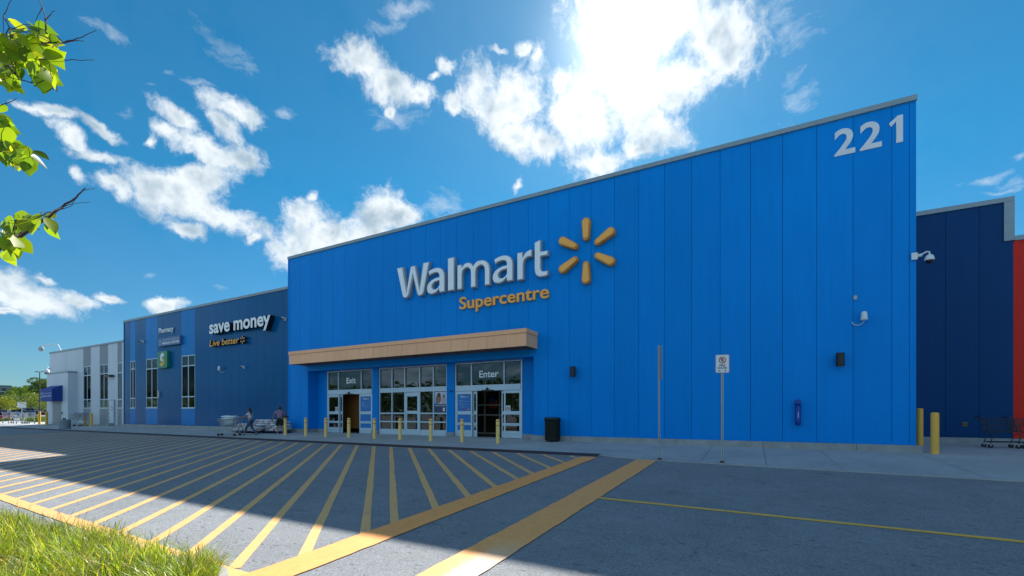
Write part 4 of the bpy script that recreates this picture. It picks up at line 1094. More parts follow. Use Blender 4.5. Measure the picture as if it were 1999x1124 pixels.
# the post leans a touch; plate faces the driveway (towards -Y)
sw, sh, s0 = .19, .27, 2.66
pl = MB().prism(rrect(-sw, sw, s0, s0+2*sh, .035), 'y', -.030, -.026).build('sign_plate', mat('sign_faded_pink', (.55, .28, .27), .5), fr_)
MB().prism(rrect(-sw+.014, sw-.014, s0+.014, s0+2*sh-.014, .028), 'y', -.032, -.030).build('sign_face', SIGNW, pl)
b = MB(); o_, i_ = arc_band(0, s0+.375, .088, .088, 0, 360, .012, 28)
for k in range(28): b.prism([o_[k], o_[k+1], i_[k+1], i_[k]], 'y', -.0345, -.032)
q = .088*.707; dd = .009
b.prism([(-q-dd, s0+.375+q-dd), (q-dd, s0+.375-q-dd), (q+dd, s0+.375-q+dd), (-q+dd, s0+.375+q+dd)], 'y', -.0343, -.0318); b.build('prohibition_ring', SIGNR, pl)
def local_text(par, name, s, x0, x1, z0, z1, y, m, bold=.02):
    vs_, fs = text_geo(s, bold, .01); MB().add(fit(vs_, x0, x1, z0, z1, y, .001), fs).build(name, m, par)
local_text(pl, 'lettering', 'P', -.028, .034, s0+.32, s0+.43, -.0335, SIGNK, .05)
local_text(pl, 'lettering', 'FIRE', -.085, .08, s0+.19, s0+.245, -.0335, SIGNK, .03)
local_text(pl, 'lettering', 'ROUTE', -.12, .12, s0+.115, s0+.17, -.0335, SIGNK, .03)
for s_ in (-1, 1):
    MB().prism([(s_*.12, s0+.06), (s_*.075, s0+.085), (s_*.075, s0+.068), (s_*.03+s_*.02, s0+.068), (s_*.05, s0+.052), (s_*.075, s0+.052), (s_*.075, s0+.035)][::s_], 'y', -.0335, -.032).build('arrow', SIGNK, pl)
ex, ey = G(1287.3, 899); ey += .05
es_ = thing('street_sign', (ex, ey, gz(ey)+.03), 'tall steel post with its sign plate seen almost edge-on, left of the fire route sign', 'sign', None, 0)
o = usign_post(es_, 3.6); o.rotation_euler = (0, R(-.4), R(-25))
# plate faces left along the driveway
pl2 = MB().prism(rrect(-.30, .12, 2.52, 3.57, .04), 'y', -.012, -.008).build('sign_plate', mat('plate_back_aluminium', (.33, .38, .42), .4, .4), es_)
ddx, ddy = ray(1284); pl2.rotation_euler = (0, 0, math.atan2(ddy, ddx) + R(15)); pl2.location = (-.02, 0, 0)

# ------------------------------------------------------------------ wall fixtures
def wall_lamp(px, yt, yb, label):
    x, z0, z1 = X(px), Z(px, yb), Z(px, yt); t = place('wall_lamp', (x, D, (z0+z1)/2), label, 'lamp', 'black wall lamps')
    MB().lathe([(.11, z0), (.125, z0+.02), (.125, z1-.02), (.12, z1)], 24, (x, D-.24, 0)).build('lamp_body', BLACK, t)
    MB().box(x-.05, x+.05, D-.16, D-.002, z0+.08, z1-.04).build('wall_bracket', BLACK, t, bevel=.01)
    MB().lathe([(.085, z0-.008), (.085, z0-.002)], 20, (x, D-.24, 0)).build('lens', mat('lamp_lens', (.45, .25, .2), .3), t)
wall_lamp(1121.5, 716, 736, 'black cylindrical wall lamp above and right of the litter bin')
wall_lamp(1638, 690, 716, 'black cylindrical wall lamp near the right end of the blue wall')
def antenna(px, py, Y, s, label, flip=1):
    x, z = X(px, Y), Z(px, py, Y); t = place('wall_antenna', (x, Y, z), label, 'antenna', 'white dome antennas on the walls')
    y = Y - .22*s
    MB().lathe([(.10*s, -.02*s), (.105*s, .0), (.085*s, .22*s), (.06*s, .26*s), (.001, .265*s)], 20, (x, y, z)).build('radome', WHT, t, smooth=True)
    MB().lathe([(.115*s, -.045*s), (.115*s, -.022*s)], 20, (x, y, z)).build('base_ring', WHT, t)
    pts = [(x, y, z-.045*s)] + [(x + flip*(-.0 - .16*s*(1-math.cos(a))), y + .19*s*math.sin(a/2)*.98, z - .05*s - .15*s*math.sin(a)) for a in [R(q) for q in range(15, 181, 15)]]
    pts[-1] = (pts[-1][0], Y-.005, pts[-1][2])
    MB().tube(pts, .013*s, 6).build('cable', WHT, t)
    MB().tube([(x, y, z-.04*s), (x, Y-.002, z-.04*s)], .018*s, 8).build('bracket_arm', GALV, t)
antenna(1684.5, 624, D, .95, 'white cup-shaped antenna with curled cable, right part of the bright blue wall')
antenna(434, 722, WY, 1.05, 'white antenna on the dark blue wing below the amber words', -1)
x = X(1669.3); o = MB().prism([(x-.05, Z(1669, 585)+.02), (x-.03, Z(1669, 585)), (x+.03, Z(1669, 585)), (x+.05, Z(1669, 585)+.02), (x+.05, Z(1669, 577)-.02), (x+.03, Z(1669, 577)), (x-.03, Z(1669, 577)), (x-.05, Z(1669, 577)-.02)], 'y', D-.04, D-.001).build('wall_sensor', GALV, bevel=.004)
tag(o, 'tiny grey sensor box on the blue wall above the cup-shaped antenna', 'sensor')
# blue cigarette receptacle
x = X(1557.3); z0, z1 = Z(1557, 831), Z(1557, 780)
t = place('cigarette_receptacle', (x, D, z0), 'slim blue tube receptacle hung on the blue wall between the posts and corner lamp', 'receptacle')
RB = mat('receptacle_blue', (.004, .045, .30), .3, .2)
MB().lathe([(.075, z0+.03), (.09, z0+.08), (.09, z1-.14)], 20, (x, D-.12, 0)).build('tube_body', RB, t, smooth=True)
MB().box(x-.11, x+.10, D-.24, D-.002, z1-.14, z1-.11).build('rain_cap', mat('cap_blue', (.01, .16, .55), .3), t, bevel=.005)
MB().box(x-.09, x+.09, D-.2, D-.002, z1-.109, z1-.02).build('head_box', RB, t, bevel=.02)
MB().lathe([(.016, z1-.02), (.016, z1+.03)], 8, (x, D-.1, 0)).build('lock_pin', BLACK, t)
MB().box(x-.012, x+.012, D-.215, D-.209, z0+.3, z0+.52).build('label_strip', mat('label_pale', (.3, .5, .6), .5), t)
# cameras
def arm_cam(x, y, z, label, s=1.0, dirv=(1, -.4), arm=.5, pan=None, name='security_camera'):
    t = place(name, (x, y, z), label, 'camera'); dx, dy = Vector(dirv).normalized()
    ex_, ey_ = x+dx*arm, y+dy*arm
    MB().tube([(x, y, z), (x+dx*arm*.45, y+dy*arm*.45, z)], .055*s, 12).build('wall_box', WHT, t)
    MB().tube([(x+dx*arm*.4, y+dy*arm*.4, z+.03*s), (x+dx*arm*.8, y+dy*arm*.8, z+.10*s), (ex_, ey_, z+.08*s), (ex_, ey_, z-.02*s)], .027*s, 10).build('arm', WHT, t)
    MB().lathe([(.03*s, .0), (.10*s, -.05*s), (.135*s, -.15*s), (.135*s, -.21*s)], 20, (ex_, ey_, z)).build('housing', WHT, t, smooth=False)
    MB().sphere((ex_, ey_, z-.21*s), .115*s, 16).build('dome_lens', mat('dome_black', (.01, .01, .012), .08), t)
    return t
cy_ = 19.62
t = arm_cam(XR0-.0, cy_+.0, Z(1789, 499), 'white dome camera on an arm at the right corner of the bright blue block', 0.95, (1, -.02), .34)
b = MB(); x0 = X(1778); z_ = Z(1789, 503); b.box(x0, XR0+.012, D-.075, D-.05, z_-.07, z_+.16); b.box(XR0+.002, XR0+.02, D-.0745, D+.15, z_-.07, z_+.16); b.build('corner_plate', WHT, t)
def bullet_cam(px, py, Y, label, s=1.0):
    x, z = X(px, Y), Z(px, py, Y); t = place('security_camera', (x, Y, z), label, 'camera')
    MB().box(x-.12*s, x+.12*s, Y-.05, Y-.002, z-.1*s, z+.1*s).build('back_plate', WHT, t, bevel=.01)
    MB().tube([(x, Y-.05, z+.02), (x+.02, Y-.30*s, z+.02)], .095*s, 14).build('housing', WHT, t)
    MB().sphere((x+.02, Y-.32*s, z+.0), .075*s, 12).build('dome_lens', BLACK, t)
bullet_cam(477, 717, WY, 'white camera with black eye on the dark wing, right of the wing antenna', .85)
bullet_cam(557.5, 623, WY, 'white camera at the far right of the dark wing, level with the white words', 1.0)
bullet_cam(280, 666.5, WY, 'white camera on the wing between the left window and middle window, near the top', .95)
x, z = X(113, WY), CT
t = place('security_camera', (x, WY, z), 'white dome camera hanging from a long pole arm over the clinic roof', 'camera')
xe, ze = X(85, WY), Z(85, 675.5, WY)
MB().tube([(x+.6, WY+.1, CT-.02), (x, WY, ze-.12), (x-1.2, WY-.1, ze), (xe, WY-.2, ze)], .055, 8).build('arm', WHT, t)
MB().tube([(xe, WY-.2, ze), (xe, WY-.2, ze-.12)], .1, 10).build('mount', WHT, t)
MB().sphere((xe, WY-.2, ze-.36), .27, 14, (1, 1, 1.1)).build('dome_lens', mat('dome_grey', (.35, .38, .4), .2, .2), t)
t = arm_cam(X(98, WY)-.0, WY, Z(94, 720, WY), 'small camera bracketed off the far left corner of the clinic block', 2.0, (-1, -.1), .75)
# black wall pack lamp by the clinic door
x, z = X(217, WY), wz(217, 734.8)
t = place('wall_lamp', (x, WY, z), 'flat black projecting wall lamp above the clinic service door', 'lamp')
MB().box(x-.45, x+.75, WY-.42, WY-.003, z-.06, z+.12).build('lamp_body', BLACK, t, bevel=.04)
MB().box(x-.35, x+.65, WY-.38, WY-.1, z-.075, z-.061).build('lens', mat('lamp_lens', (.45, .25, .2), .3), t)
o = MB().box(X(211, WY-.4), X(214.3, WY-.4), WY-.5, WY-.15, .02, .32).build('door_stop_block', CONC, bevel=.02); tag(o, 'small concrete block on the ground beside the clinic service door', 'block')

# ------------------------------------------------------------------ shopping carts
def make_cart(label, group, bmat=None, hm=None):
    """cart along +X (front), handle at -X"""
    t = thing('shopping_cart', (0, 0, 0), label, 'cart', group); W = bmat or CHROME
    b = MB(); L0, L1 = -.42, .50
    def ring(z, xa, xb, wa, wb, r=.008):
        b.tube([(xa, -wa, z), (xb, -wb, z), (xb, wb, z), (xa, wa, z), (xa, -wa, z)], r, 6)
    zt_, zb_ = 1.0, .56
    ring(zt_, L0, L1, .28, .22, .010); ring(zb_, L0+.04, L1-.16, .24, .18, .008); ring(.78, L0+.02, L1-.08, .26, .20, .005)
    for k in range(15):
        u = k/14; xt_, xb2 = L0+(L1-L0)*u, L0+.04+(L1-.16-L0-.04)*u; wt_, wb_ = .28-.06*u, .24-.06*u
        for s_ in (-1, 1): b.tube([(xt_, s_*wt_, zt_), (xb2, s_*wb_, zb_)], .005, 4)
        b.tube([(xb2, -wb_, zb_), (xb2, wb_, zb_)], .0045, 4)
    for k in range(8):
        u = k/7*2-1
        b.tube([(L1, u*.22, zt_), (L1-.16, u*.18, zb_)], .0045, 4); b.tube([(L0, u*.28, zt_), (L0+.04, u*.24, zb_)], .0045, 4); b.tube([(L0+.04, u*.24, zb_), (L1-.16, u*.18, zb_)], .0045, 4)
    b.build('basket', W, t)
    b = MB()
    for s_ in (-1, 1):
        b.tube([(-.56, s_*.26, 1.04), (-.46, s_*.26, .95), (-.38, s_*.25, .55), (-.30, s_*.24, .42), (-.36, s_*.25, .16)], .014, 8)
        b.tube([(-.36, s_*.25, .20), (.42, s_*.17, .22), (.44, s_*.15, .14)], .014, 8)
        b.tube([(-.30, s_*.24, .42), (-.02, s_*.21, .56)], .011, 6)
    b.tube([(.42, -.17, .22), (.42, .17, .22)], .012, 6); b.tube([(-.36, -.25, .20), (-.36, .25, .20)], .012, 6)
    for k in range(6): b.tube([(-.34+k*.14, -.24+k*.012, .215), (-.34+k*.14, .24-k*.012, .215)], .005, 4)
    b.build('frame', W, t)
    MB().tube([(-.57, -.28, 1.05), (-.57, .28, 1.05)], .019, 10).build('handle', hm or SIGNB, t)
    for (x, y) in ((-.36, .25), (-.36, -.25), (.45, .15), (.45, -.15)):
        w_ = MB().tube([(x, y-.018, .065), (x, y+.018, .065)], .065, 16).build('wheel', RUB, t)
        MB().box(x-.012, x+.012, y-.026, y-.019, .065, .16).build('caster_fork', GALV, w_)
    return t
cp = make_cart('wire shopping cart loaded with pale bags, pushed by the woman in jeans', None)
WXY = G(489, 850.5)
cpx, cpy = WXY[0]-.875*1.28, WXY[1]-.485*1.28
cp.location = (cpx, cpy, gz(cpy)+.03); cp.rotation_euler = (0, 0, R(209)); cp.scale = (1.3, 1.1, 1.05)
MB().box(.30, .505, -.225, .225, .985, 1.0).build('blue_rim', mat('rim_blue', (.01, .14, .45), .4), cp)
cg = 'parked wire carts'
c2 = dup(cp, (X(147, 18.3), 18.3, gz(18.3)+.02), R(185), 'wire cart parked behind the grey urn, outer one of the clinic pair', cg)
for ch in list(c2.children):
    if ch.name.startswith('blue_rim'): bpy.data.objects.remove(ch)
c2.scale = (1.35, 1.35, 1.25)
MB().box(-.1, .25, -.30, -.285, .72, .92).build('advert_board', mat('board_blue', (.02, .10, .3), .5), c2)
c3 = dup(c2, (X(157.5, 18.5), 18.5, gz(18.5)+.02), R(183), 'wire cart parked behind the grey urn, inner one next to the plain bollards', cg)
NC = ['nearest the road', 'second from the road', 'third from the road', 'last against the sign']
for i, px in enumerate((17, 31, 44, 56)):
    y = 19.3 + .0*i; dup(c2, (X(px, y), y, gz(y)+.02), R(180 if i % 2 else 4), 'empty wire cart in the far-left sunlit row, ' + NC[i], 'sunlit carts at the far left', (1.45, 1.4, 1.3))
# dark carts at the right edge
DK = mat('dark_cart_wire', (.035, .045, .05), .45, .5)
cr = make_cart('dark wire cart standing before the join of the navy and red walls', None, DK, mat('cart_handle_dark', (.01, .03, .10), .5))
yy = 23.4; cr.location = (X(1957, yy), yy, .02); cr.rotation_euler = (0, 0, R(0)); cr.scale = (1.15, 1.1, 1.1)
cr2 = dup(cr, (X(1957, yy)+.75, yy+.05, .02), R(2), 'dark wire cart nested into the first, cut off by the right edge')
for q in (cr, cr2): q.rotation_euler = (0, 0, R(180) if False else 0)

# ------------------------------------------------------------------ bags of goods
BAG = mat('bag_white_plastic', (.62, .66, .68), .4, 0, .12, 5, .8, 9)
BAGR = mat('bag_red_print', (.45, .04, .02), .5)
BAGD = mat('bag_dark_print', (.03, .03, .04), .5)
def bag_mesh(seed):
    rnd = random.Random(seed); b = MB(); nx, ny = 14, 10; L, W_, H = .40, .24, .075
    for sgn in (1, -1):
        base = len(b.v)
        for i in range(nx+1):
            for j in range(ny+1):
                u, v = i/nx*2-1, j/ny*2-1
                h = H * ((1-abs(u)**3.2)**.55) * ((1-abs(v)**2.6)**.55) * (1+.12*math.sin(u*5+seed)*math.cos(v*4+seed*2)) + rnd.uniform(-.004, .004)
                b.v.append((u*L*(1-.05*v*v), v*W_*(1-.06*u*u), H + sgn*h))
        for i in range(nx):
            for j in range(ny):
                a = base+i*(ny+1)+j; q = (a, a+ny+1, a+ny+2, a+1)
                s = b.v[a]; 
                b.cur = 0
                if sgn == 1 and j == 4 and (i % 7) in (2, 3, 4): b.cur = 1
                if (j == 0 or (j == 1 and sgn == 1)) and i in ((3, 4, 5), (8, 9), (5, 6), (10, 11))[seed % 4]: b.cur = 1
                if sgn == 1 and j in (7,) and 3 <= i <= 10: b.cur = 2
                b.face(q if sgn == 1 else q[::-1])
    return b
protos = []
for sd in range(4):
    o = bag_mesh(sd).build('bag', [BAG, BAGR, BAGD], None, smooth=True); protos.append(o.data); bpy.data.objects.remove(o)
def bag(x, y, z, rz, label, group, s=1.0, tilt=0.0, k=None):
    o = bpy.data.objects.new('bag', protos[k if k is not None else random.randrange(4)]); col.objects.link(o)
    o.location = (x, y, z); o.rotation_euler = (random.uniform(-.05, .05)+tilt, random.uniform(-.06, .06), rz); o.scale = (s, s, s)
    return tag(o, label, 'bag', group)
PALM = mat('pallet_navy', (.01, .03, .10), .6)
def pallet(x0, x1, y0, y1, label):
    t = place('pallet', ((x0+x1)/2, (y0+y1)/2, gz(y0)+.02), label, 'pallet'); z = gz(y0)+.02
    for k in range(5):
        yy_ = y0 + (y1-y0-.1)*k/4; MB().box(x0, x1, yy_, yy_+.1, z+.1, z+.125).build('deck_board', PALM, t)
    for k in range(3):
        xx_ = x0 + (x1-x0-.12)*k/2; MB().box(xx_, xx_+.12, y0, y1, z, z+.099).build('runner', PALM, t)
ROWN = ['bottom', 'second', 'third', 'fourth', 'fifth', 'sixth']
def stack(x0, cols, rows, y0, side, step=.66):
    pallet(x0-.38, x0+step*(cols-1)+.38, y0-.3, y0+.72, 'dark blue pallet under the %s pile of bags by the wing wall' % side)
    for r_ in range(rows):
        for c in range(cols - (1 if r_ == rows-1 and rows > 4 else 0)):
            for d in range(2):
                lab = 'white bag with red print, %s layer of the %s pile, %s row' % (ROWN[r_], side, 'front' if d == 0 else 'back')
                zz_ = gz(y0)+.145+r_*.125
                bag(x0+c*step+random.uniform(-.06, .06)+(.15 if r_ % 2 else 0), y0+d*.44+random.uniform(-.03, .03), zz_, random.uniform(-.3, .3), lab, 'bags in the %s pile' % side)
stack(X(469, 18.0), 4, 4, 18.0, 'low')
stack(X(508, 18.4), 4, 6, 18.4, 'high')
CB = ['lowest', 'second', 'third', 'fourth', 'topmost']
for i in range(5):
    u = cp.location; bag(u.x + .0 + random.uniform(-.04, .04) - .03, u.y+random.uniform(-.02, .02), u.z + .64 + .11*i, R(209)+random.uniform(-.08, .08), 'pale bag in the woman\'s cart, %s of five' % CB[i], 'bags in the woman\'s cart', .95 + .06*i)

# ------------------------------------------------------------------ people
def skin_obj(name, m, chains, parent=None, sub=2):
    """chains: list of (list of points, list of radii, index of joint in earlier vertex or None)"""
    vs_, es, rs = [], [], []
    idx = {}
    for pts, rad in chains:
        prev = None
        for p, r in zip(pts, rad):
            k = tuple(round(q, 4) for q in p)
            if k not in idx: idx[k] = len(vs_); vs_.append(p); rs.append(r)
            i = idx[k]
            if prev is not None and prev != i: es.append((prev, i))
            prev = i
    me = bpy.data.meshes.new(name); me.from_pydata(vs_, es, [])
    o = bpy.data.objects.new(name, me); col.objects.link(o); me.materials.append(m)
    sk = o.modifiers.new('skin', 'SKIN'); sk.use_smooth_shade = True
    d = me.skin_vertices[0].data
    for i, r in enumerate(rs):
        rr = r if isinstance(r, tuple) else (r, r); d[i].radius = rr
    d[0].use_root = True
    sb = o.modifiers.new('sub', 'SUBSURF'); sb.levels = sub; sb.render_levels = sub
    if parent is not None: o.parent = parent
    return o
SKIN = mat('skin', (.36, .19, .13), .55, 0, .05, 10)
def hand(c, d, side, r=.009):
    """five bent fingers from a palm at c pointing along d (unit), side = palm normal"""
    d = Vector(d).normalized(); s_ = Vector(side).normalized(); w_ = d.cross(s_).normalized(); out = []
    palm = Vector(c)
    for k, (o_, L) in enumerate(((-.03, .065), (-.010, .078), (.010, .072), (.028, .056))):
        a = palm + d*.035 + w_*o_; out.append(([tuple(palm), tuple(a), tuple(a + d*L*.5 + s_*.006), tuple(a + d*L*.85 + s_*.035)], [.028, .012, r, r*.8]))
    a = palm + w_*-.04 + d*.0; out.append(([tuple(palm), tuple(a), tuple(a + d*.03 - w_*.012 + s_*.015), tuple(a + d*.055 + s_*.03)], [.028, .013, r*1.1, r*.85]))
    return out
def person(loc, rz, label, H, pose, clothes, hairm, long_hair):
    """figure facing +X locally; pose gives joints as (x, y, z) in metres"""
    t = thing('person', loc, label, 'person', None, rz); J = {k: Vector(v) for k, v in pose.items()}; T = tuple
    ch = [([T(J['pelvis']), T(J['waist']), T(J['chest']), T(J['neck']), T(J['chin']), T(J['head']), T(J['crown'])], [(.115, .15), (.10, .13), (.12, .16), .05, (.062, .058), (.085, .075), (.06, .055)])]
    for s in 'LR':
        ch.append(([T(J['chest']), T(J['sh'+s]), T(J['el'+s]), T(J['wr'+s]), T(J['ha'+s])], [(.12, .16), .058, .042, .028, .028]))
        ch.append(([T(J['pelvis']), T(J['hip'+s]), T(J['kn'+s]), T(J['an'+s]), T(J['toe'+s])], [(.115, .15), .092, .058, .038, (.035, .025)]))
        ch += hand(T(J['ha'+s]), J['ha'+s]-J['wr'+s], (0, 0, -1))
    body = skin_obj('body', SKIN, ch, t)
    f = (J['head']-J['chin']).normalized(); h = J['head']
    fw = Vector((1, 0, 0)) if 'face' not in pose else J['face'].normalized()
    sd = fw.cross(f).normalized()
    b = MB(); b.sphere(h + fw*.088 - f*.02, .016, 8, (1.2, .8, 1.3)); b.build('nose', SKIN, body)
    for s in (-1, 1):
        b = MB(); b.sphere(h + fw*.078 + sd*s*.032 + f*.004, .011, 8); b.build('eye', SIGNK, body)
        b = MB(); b.sphere(h + sd*s*.08 - f*.01, .024, 8, (.6, .4, 1.1)); b.build('ear', SKIN, body)
    MB().sphere(h + fw*.078 - f*.055, .018, 8, (.5, 1.2, .35)).build('mouth', mat('lips', (.30, .09, .08), .5), body)
    b = MB(); b.sphere(h - fw*.018 + f*.035, .108, 16, (1.02, .92, 1.02)); hr = b.build('hair', hairm, t, smooth=True)
    if long_hair:
        skin_obj('hair_length', hairm, [([T(h - fw*.06 + f*.02), T(h - fw*.10 - f*.10), T(h - fw*.13 - f*.23), T(h - fw*.15 - f*.36)], [.075, (.07, .06), (.06, .05), .03])], t)
    clothes(t, J, T)
    return t
def woman_clothes(t, J, T):
    m1 = mat('white_tee', (.60, .62, .68), .8, 0, .05); m2 = mat('blue_jeans', (.035, .09, .16), .85, 0, .15, 12); m3 = mat('dark_sandal', (.03, .025, .02), .7)
    wa = J['waist']; ch = [([T(wa + Vector((0, 0, -.03))), T(wa + Vector((0, 0, .08))), T(J['chest']), T(J['neck'] - Vector((0, 0, .05)))], [(.122, .15), (.118, .145), (.138, .175), .07])]
    for s in 'LR':
        mid = J['sh'+s]*.55 + J['el'+s]*.45; ch.append(([T(J['chest']), T(J['sh'+s]), T(mid)], [(.138, .175), .076, .062]))
    skin_obj('t_shirt', m1, ch, t)
    ch = [([T(J['pelvis']), T(wa - Vector((0, 0, .02)))], [(.135, .168), (.118, .15)])]
    for s in 'LR': ch.append(([T(J['pelvis']), T(J['hip'+s]), T(J['kn'+s]), T(J['an'+s] + Vector((0, 0, .03)))], [(.135, .168), .108, .078, .058]))
    skin_obj('trousers', m2, ch, t)
    for s in 'LR':
        d = J['toe'+s] - J['an'+s]; a = J['an'+s] + Vector((-.05, 0, -.06)); skin_obj('sandal', m3, [([T(a), T(a + d*.55), T(J['toe'+s] + Vector((.03, 0, -.02)))], [(.03, .018), (.034, .018), (.03, .014)])], t, 1)
P0 = dict(pelvis=(0, 0, .90), waist=(.01, 0, 1.06), chest=(.04, 0, 1.28), neck=(.06, 0, 1.43), chin=(.085, 0, 1.50), head=(.08, 0, 1.57), crown=(.07, 0, 1.64),
          shL=(.04, .17, 1.37), elL=(.25, .21, 1.15), wrL=(.50, .20, 1.12), haL=(.57, .19, 1.12), shR=(.04, -.17, 1.37), elR=(.25, -.21, 1.14), wrR=(.50, -.20, 1.12), haR=(.57, -.19, 1.12),
          hipL=(.0, .085, .86), knL=(.20, .09, .50), anL=(.30, .09, .12), toeL=(.46, .09, .055), hipR=(.0, -.085, .86), knR=(-.02, -.09, .48), anR=(-.33, -.09, .16), toeR=(-.24, -.09, .05))
HAIR = mat('dark_brown_hair', (.022, .013, .010), .45, 0, .2, 20)
wx, wy = WXY
person((wx, wy, gz(wy)+.02), R(209), 'woman with long dark hair in white t-shirt and jeans pushing the loaded cart', 1.66, P0, woman_clothes, HAIR, True)
def man_clothes(t, J, T):
    m1 = mat('mauve_shirt', (.26, .16, .24), .85, 0, .08); m2 = mat('black_shorts', (.010, .010, .012), .85); m3 = mat('black_shoe', (.015, .015, .017), .6)
    wa = J['waist']; ch = [([T(wa + Vector((0, 0, -.10))), T(wa + Vector((.01, 0, .05))), T(J['chest']), T(J['neck'] - (J['neck']-J['chest']).normalized()*.04)], [(.165, .205), (.16, .20), (.17, .22), .09])]
    for s in 'LR':
        mid = J['sh'+s]*.15 + J['el'+s]*.85; ch.append(([T(J['chest']), T(J['sh'+s]), T(mid)], [(.17, .22), .095, .072]))
    skin_obj('shirt', m1, ch, t)
    ch = [([T(J['pelvis']), T(wa - Vector((0, 0, .03)))], [(.165, .205), (.15, .19)])]
    for s in 'LR': ch.append(([T(J['pelvis']), T(J['hip'+s]), T(J['kn'+s] + Vector((0, 0, .02)))], [(.165, .205), .145, .125]))
    skin_obj('shorts', m2, ch, t)
    for s in 'LR':
        d = J['toe'+s] - J['an'+s]; a = J['an'+s] + Vector((-.05, 0, -.05)); skin_obj('shoe', m3, [([T(a), T(a + d*.55), T(J['toe'+s] + Vector((.03, 0, 0)))], [(.05, .04), (.052, .04), (.045, .025)])], t, 1)
        b = MB(); b.box(*sorted((a.x-.06, J['toe'+s].x+.06)), a.y-.05, a.y+.05, .0, .03); b.build('shoe_sole', SIGNW, t, bevel=.01)
P1 = dict(pelvis=(0, 0, .92), waist=(.03, 0, 1.08), chest=(.10, 0, 1.32), neck=(.16, 0, 1.50), chin=(.20, 0, 1.55), head=(.215, 0, 1.62), crown=(.215, 0, 1.69), face=(1, 0, -.35),
          shL=(.10, .21, 1.42), elL=(.30, .34, 1.18), wrL=(.46, .40, .96), haL=(.50, .41, .89), shR=(.10, -.21, 1.42), elR=(.16, -.28, 1.14), wrR=(.30, -.24, .95), haR=(.34, -.23, .88),
          hipL=(.0, .11, .88), knL=(.06, .13, .50), anL=(-.02, .13, .10), toeL=(.14, .15, .045), hipR=(.0, -.11, .88), knR=(-.03, -.14, .50), anR=(-.16, -.15, .11), toeR=(.0, -.17, .045))
mx2, my2 = X(546.5, 18.1), 18.1
person((mx2, my2, gz(my2)+.02), R(150), 'heavyset man in mauve shirt and black shorts reaching towards the bag pile', 1.72, P1, man_clothes, HAIR, False)

# ------------------------------------------------------------------ vegetation
def leaf_mat(name, cols, trans=0.45, rough=0.5):
    m = bpy.data.materials.new(name); m.use_nodes = True; m.node_tree.nodes.clear(); n = NT(m.node_tree)
    isl = n.n('ShaderNodeNewGeometry').outputs['Random Per Island']
    r = n.n('ShaderNodeValToRGB', {0: isl}); e = r.color_ramp.elements
    for i, c in enumerate(cols):
        if i < 2: e[i].position = i/(len(cols)-1) if len(cols) > 1 else 0; e[i].color = (*c, 1)
        else: x_ = e.new(i/(len(cols)-1)); x_.color = (*c, 1)
    for i, c in enumerate(sorted(e, key=lambda q: q.position)): pass
    tc = n.n('ShaderNodeTexCoord').outputs['Object']
    cc = n.n('ShaderNodeVectorMath', {0: r.outputs[0], 3: n.rng(n.noise(tc, .25, 3), .3, .7, .75, 1.25)}, operation='SCALE').outputs[0]
    p = n.n('ShaderNodeBsdfPrincipled', {'Base Color': cc, 'Roughness': rough, 'Specular IOR Level': 0.3})
    t = n.n('ShaderNodeBsdfTranslucent', {0: n.mix(1.0, cc, (1.55, 1.35, 0.45), 'MULTIPLY')})
    mx = n.n('ShaderNodeMixShader', {0: trans, 1: p.outputs[0], 2: t.outputs[0]})
    n.n('ShaderNodeOutputMaterial', {0: mx.outputs[0]}); return m
def ramp(*c): return list(c)
FOL = leaf_mat('foliage_green', [(.045, .09, .02), (.07, .13, .03), (.10, .17, .04), (.06, .11, .02)], .3)
FOL2 = leaf_mat('foliage_light', [(.10, .17, .04), (.14, .21, .05), (.18, .24, .07), (.09, .15, .04)], .3)
BARK = mat('bark', (.06, .04, .03), .85, 0, .25, 8, .6, 30)
def cloud(b, c, rad, n_, size, rnd, core=True, lumps=7):
    L = [Vector((rnd.gauss(0, 1), rnd.gauss(0, 1), rnd.gauss(0, .7))).normalized() for _ in range(lumps)]
    for _ in range(n_):
        d = Vector((rnd.gauss(0, 1), rnd.gauss(0, 1), rnd.gauss(0, 1))).normalized()
        bump = max(d.dot(l) for l in L); rr = (.72 + .32*max(0, bump-.3)/.7) * rnd.uniform(.62, 1.06)**.6
        p = Vector((c[0]+d.x*rad[0]*rr, c[1]+d.y*rad[1]*rr, c[2]+d.z*rad[2]*rr))
        u = Vector((rnd.gauss(0, 1), rnd.gauss(0, 1), rnd.gauss(0, 1))).normalized(); v = u.orthogonal().normalized(); s = size*rnd.uniform(.6, 1.3)
        b.quad(p-u*s*.5, p+v*s*.32, p+u*s*.5, p-v*s*.32)
def make_tree(label, group, H, Wd, seed, fol, n_=1500, size=.3):
    t = thing('tree', (0, 0, 0), label, 'tree', group); rnd = random.Random(seed)
    b = MB(); b.tube([(0, 0, -.1), (.03, .02, H*.25), (-.04, .03, H*.5), (0, 0, H*.8)], [H*.022, H*.017, H*.011, H*.004], 8)
    ends = []
    for k in range(7):
        a = k*2.4+seed; z0 = H*(.25+.07*k); e = (math.cos(a)*Wd*.33, math.sin(a)*Wd*.33, min(H*.85, z0+H*.22)); ends.append(e)
        b.tube([(0, 0, z0), (e[0]*.5, e[1]*.5, z0+H*.08), e], [H*.010, H*.007, H*.003], 6)
    b.build('trunk', BARK, t)
    b = MB()
    for e in ends: cloud(b, (e[0], e[1], e[2]), (Wd*.27, Wd*.27, H*.17), n_//8, size, rnd)
    cloud(b, (0, 0, H*.72), (Wd*.34, Wd*.34, H*.26), n_//3, size, rnd)
    b.build('crown', fol, t); return t
LOT = 'trees in the car park at the far left'
def at_t(px, t): dx, dy = ray(px); return dx*t, dy*t
ta = make_tree('small light green tree beside the white notice post at the far left', LOT, 6.3, 6.0, 1, FOL2, 1800, .32)
ta.location = (*at_t(60, 112), 0)
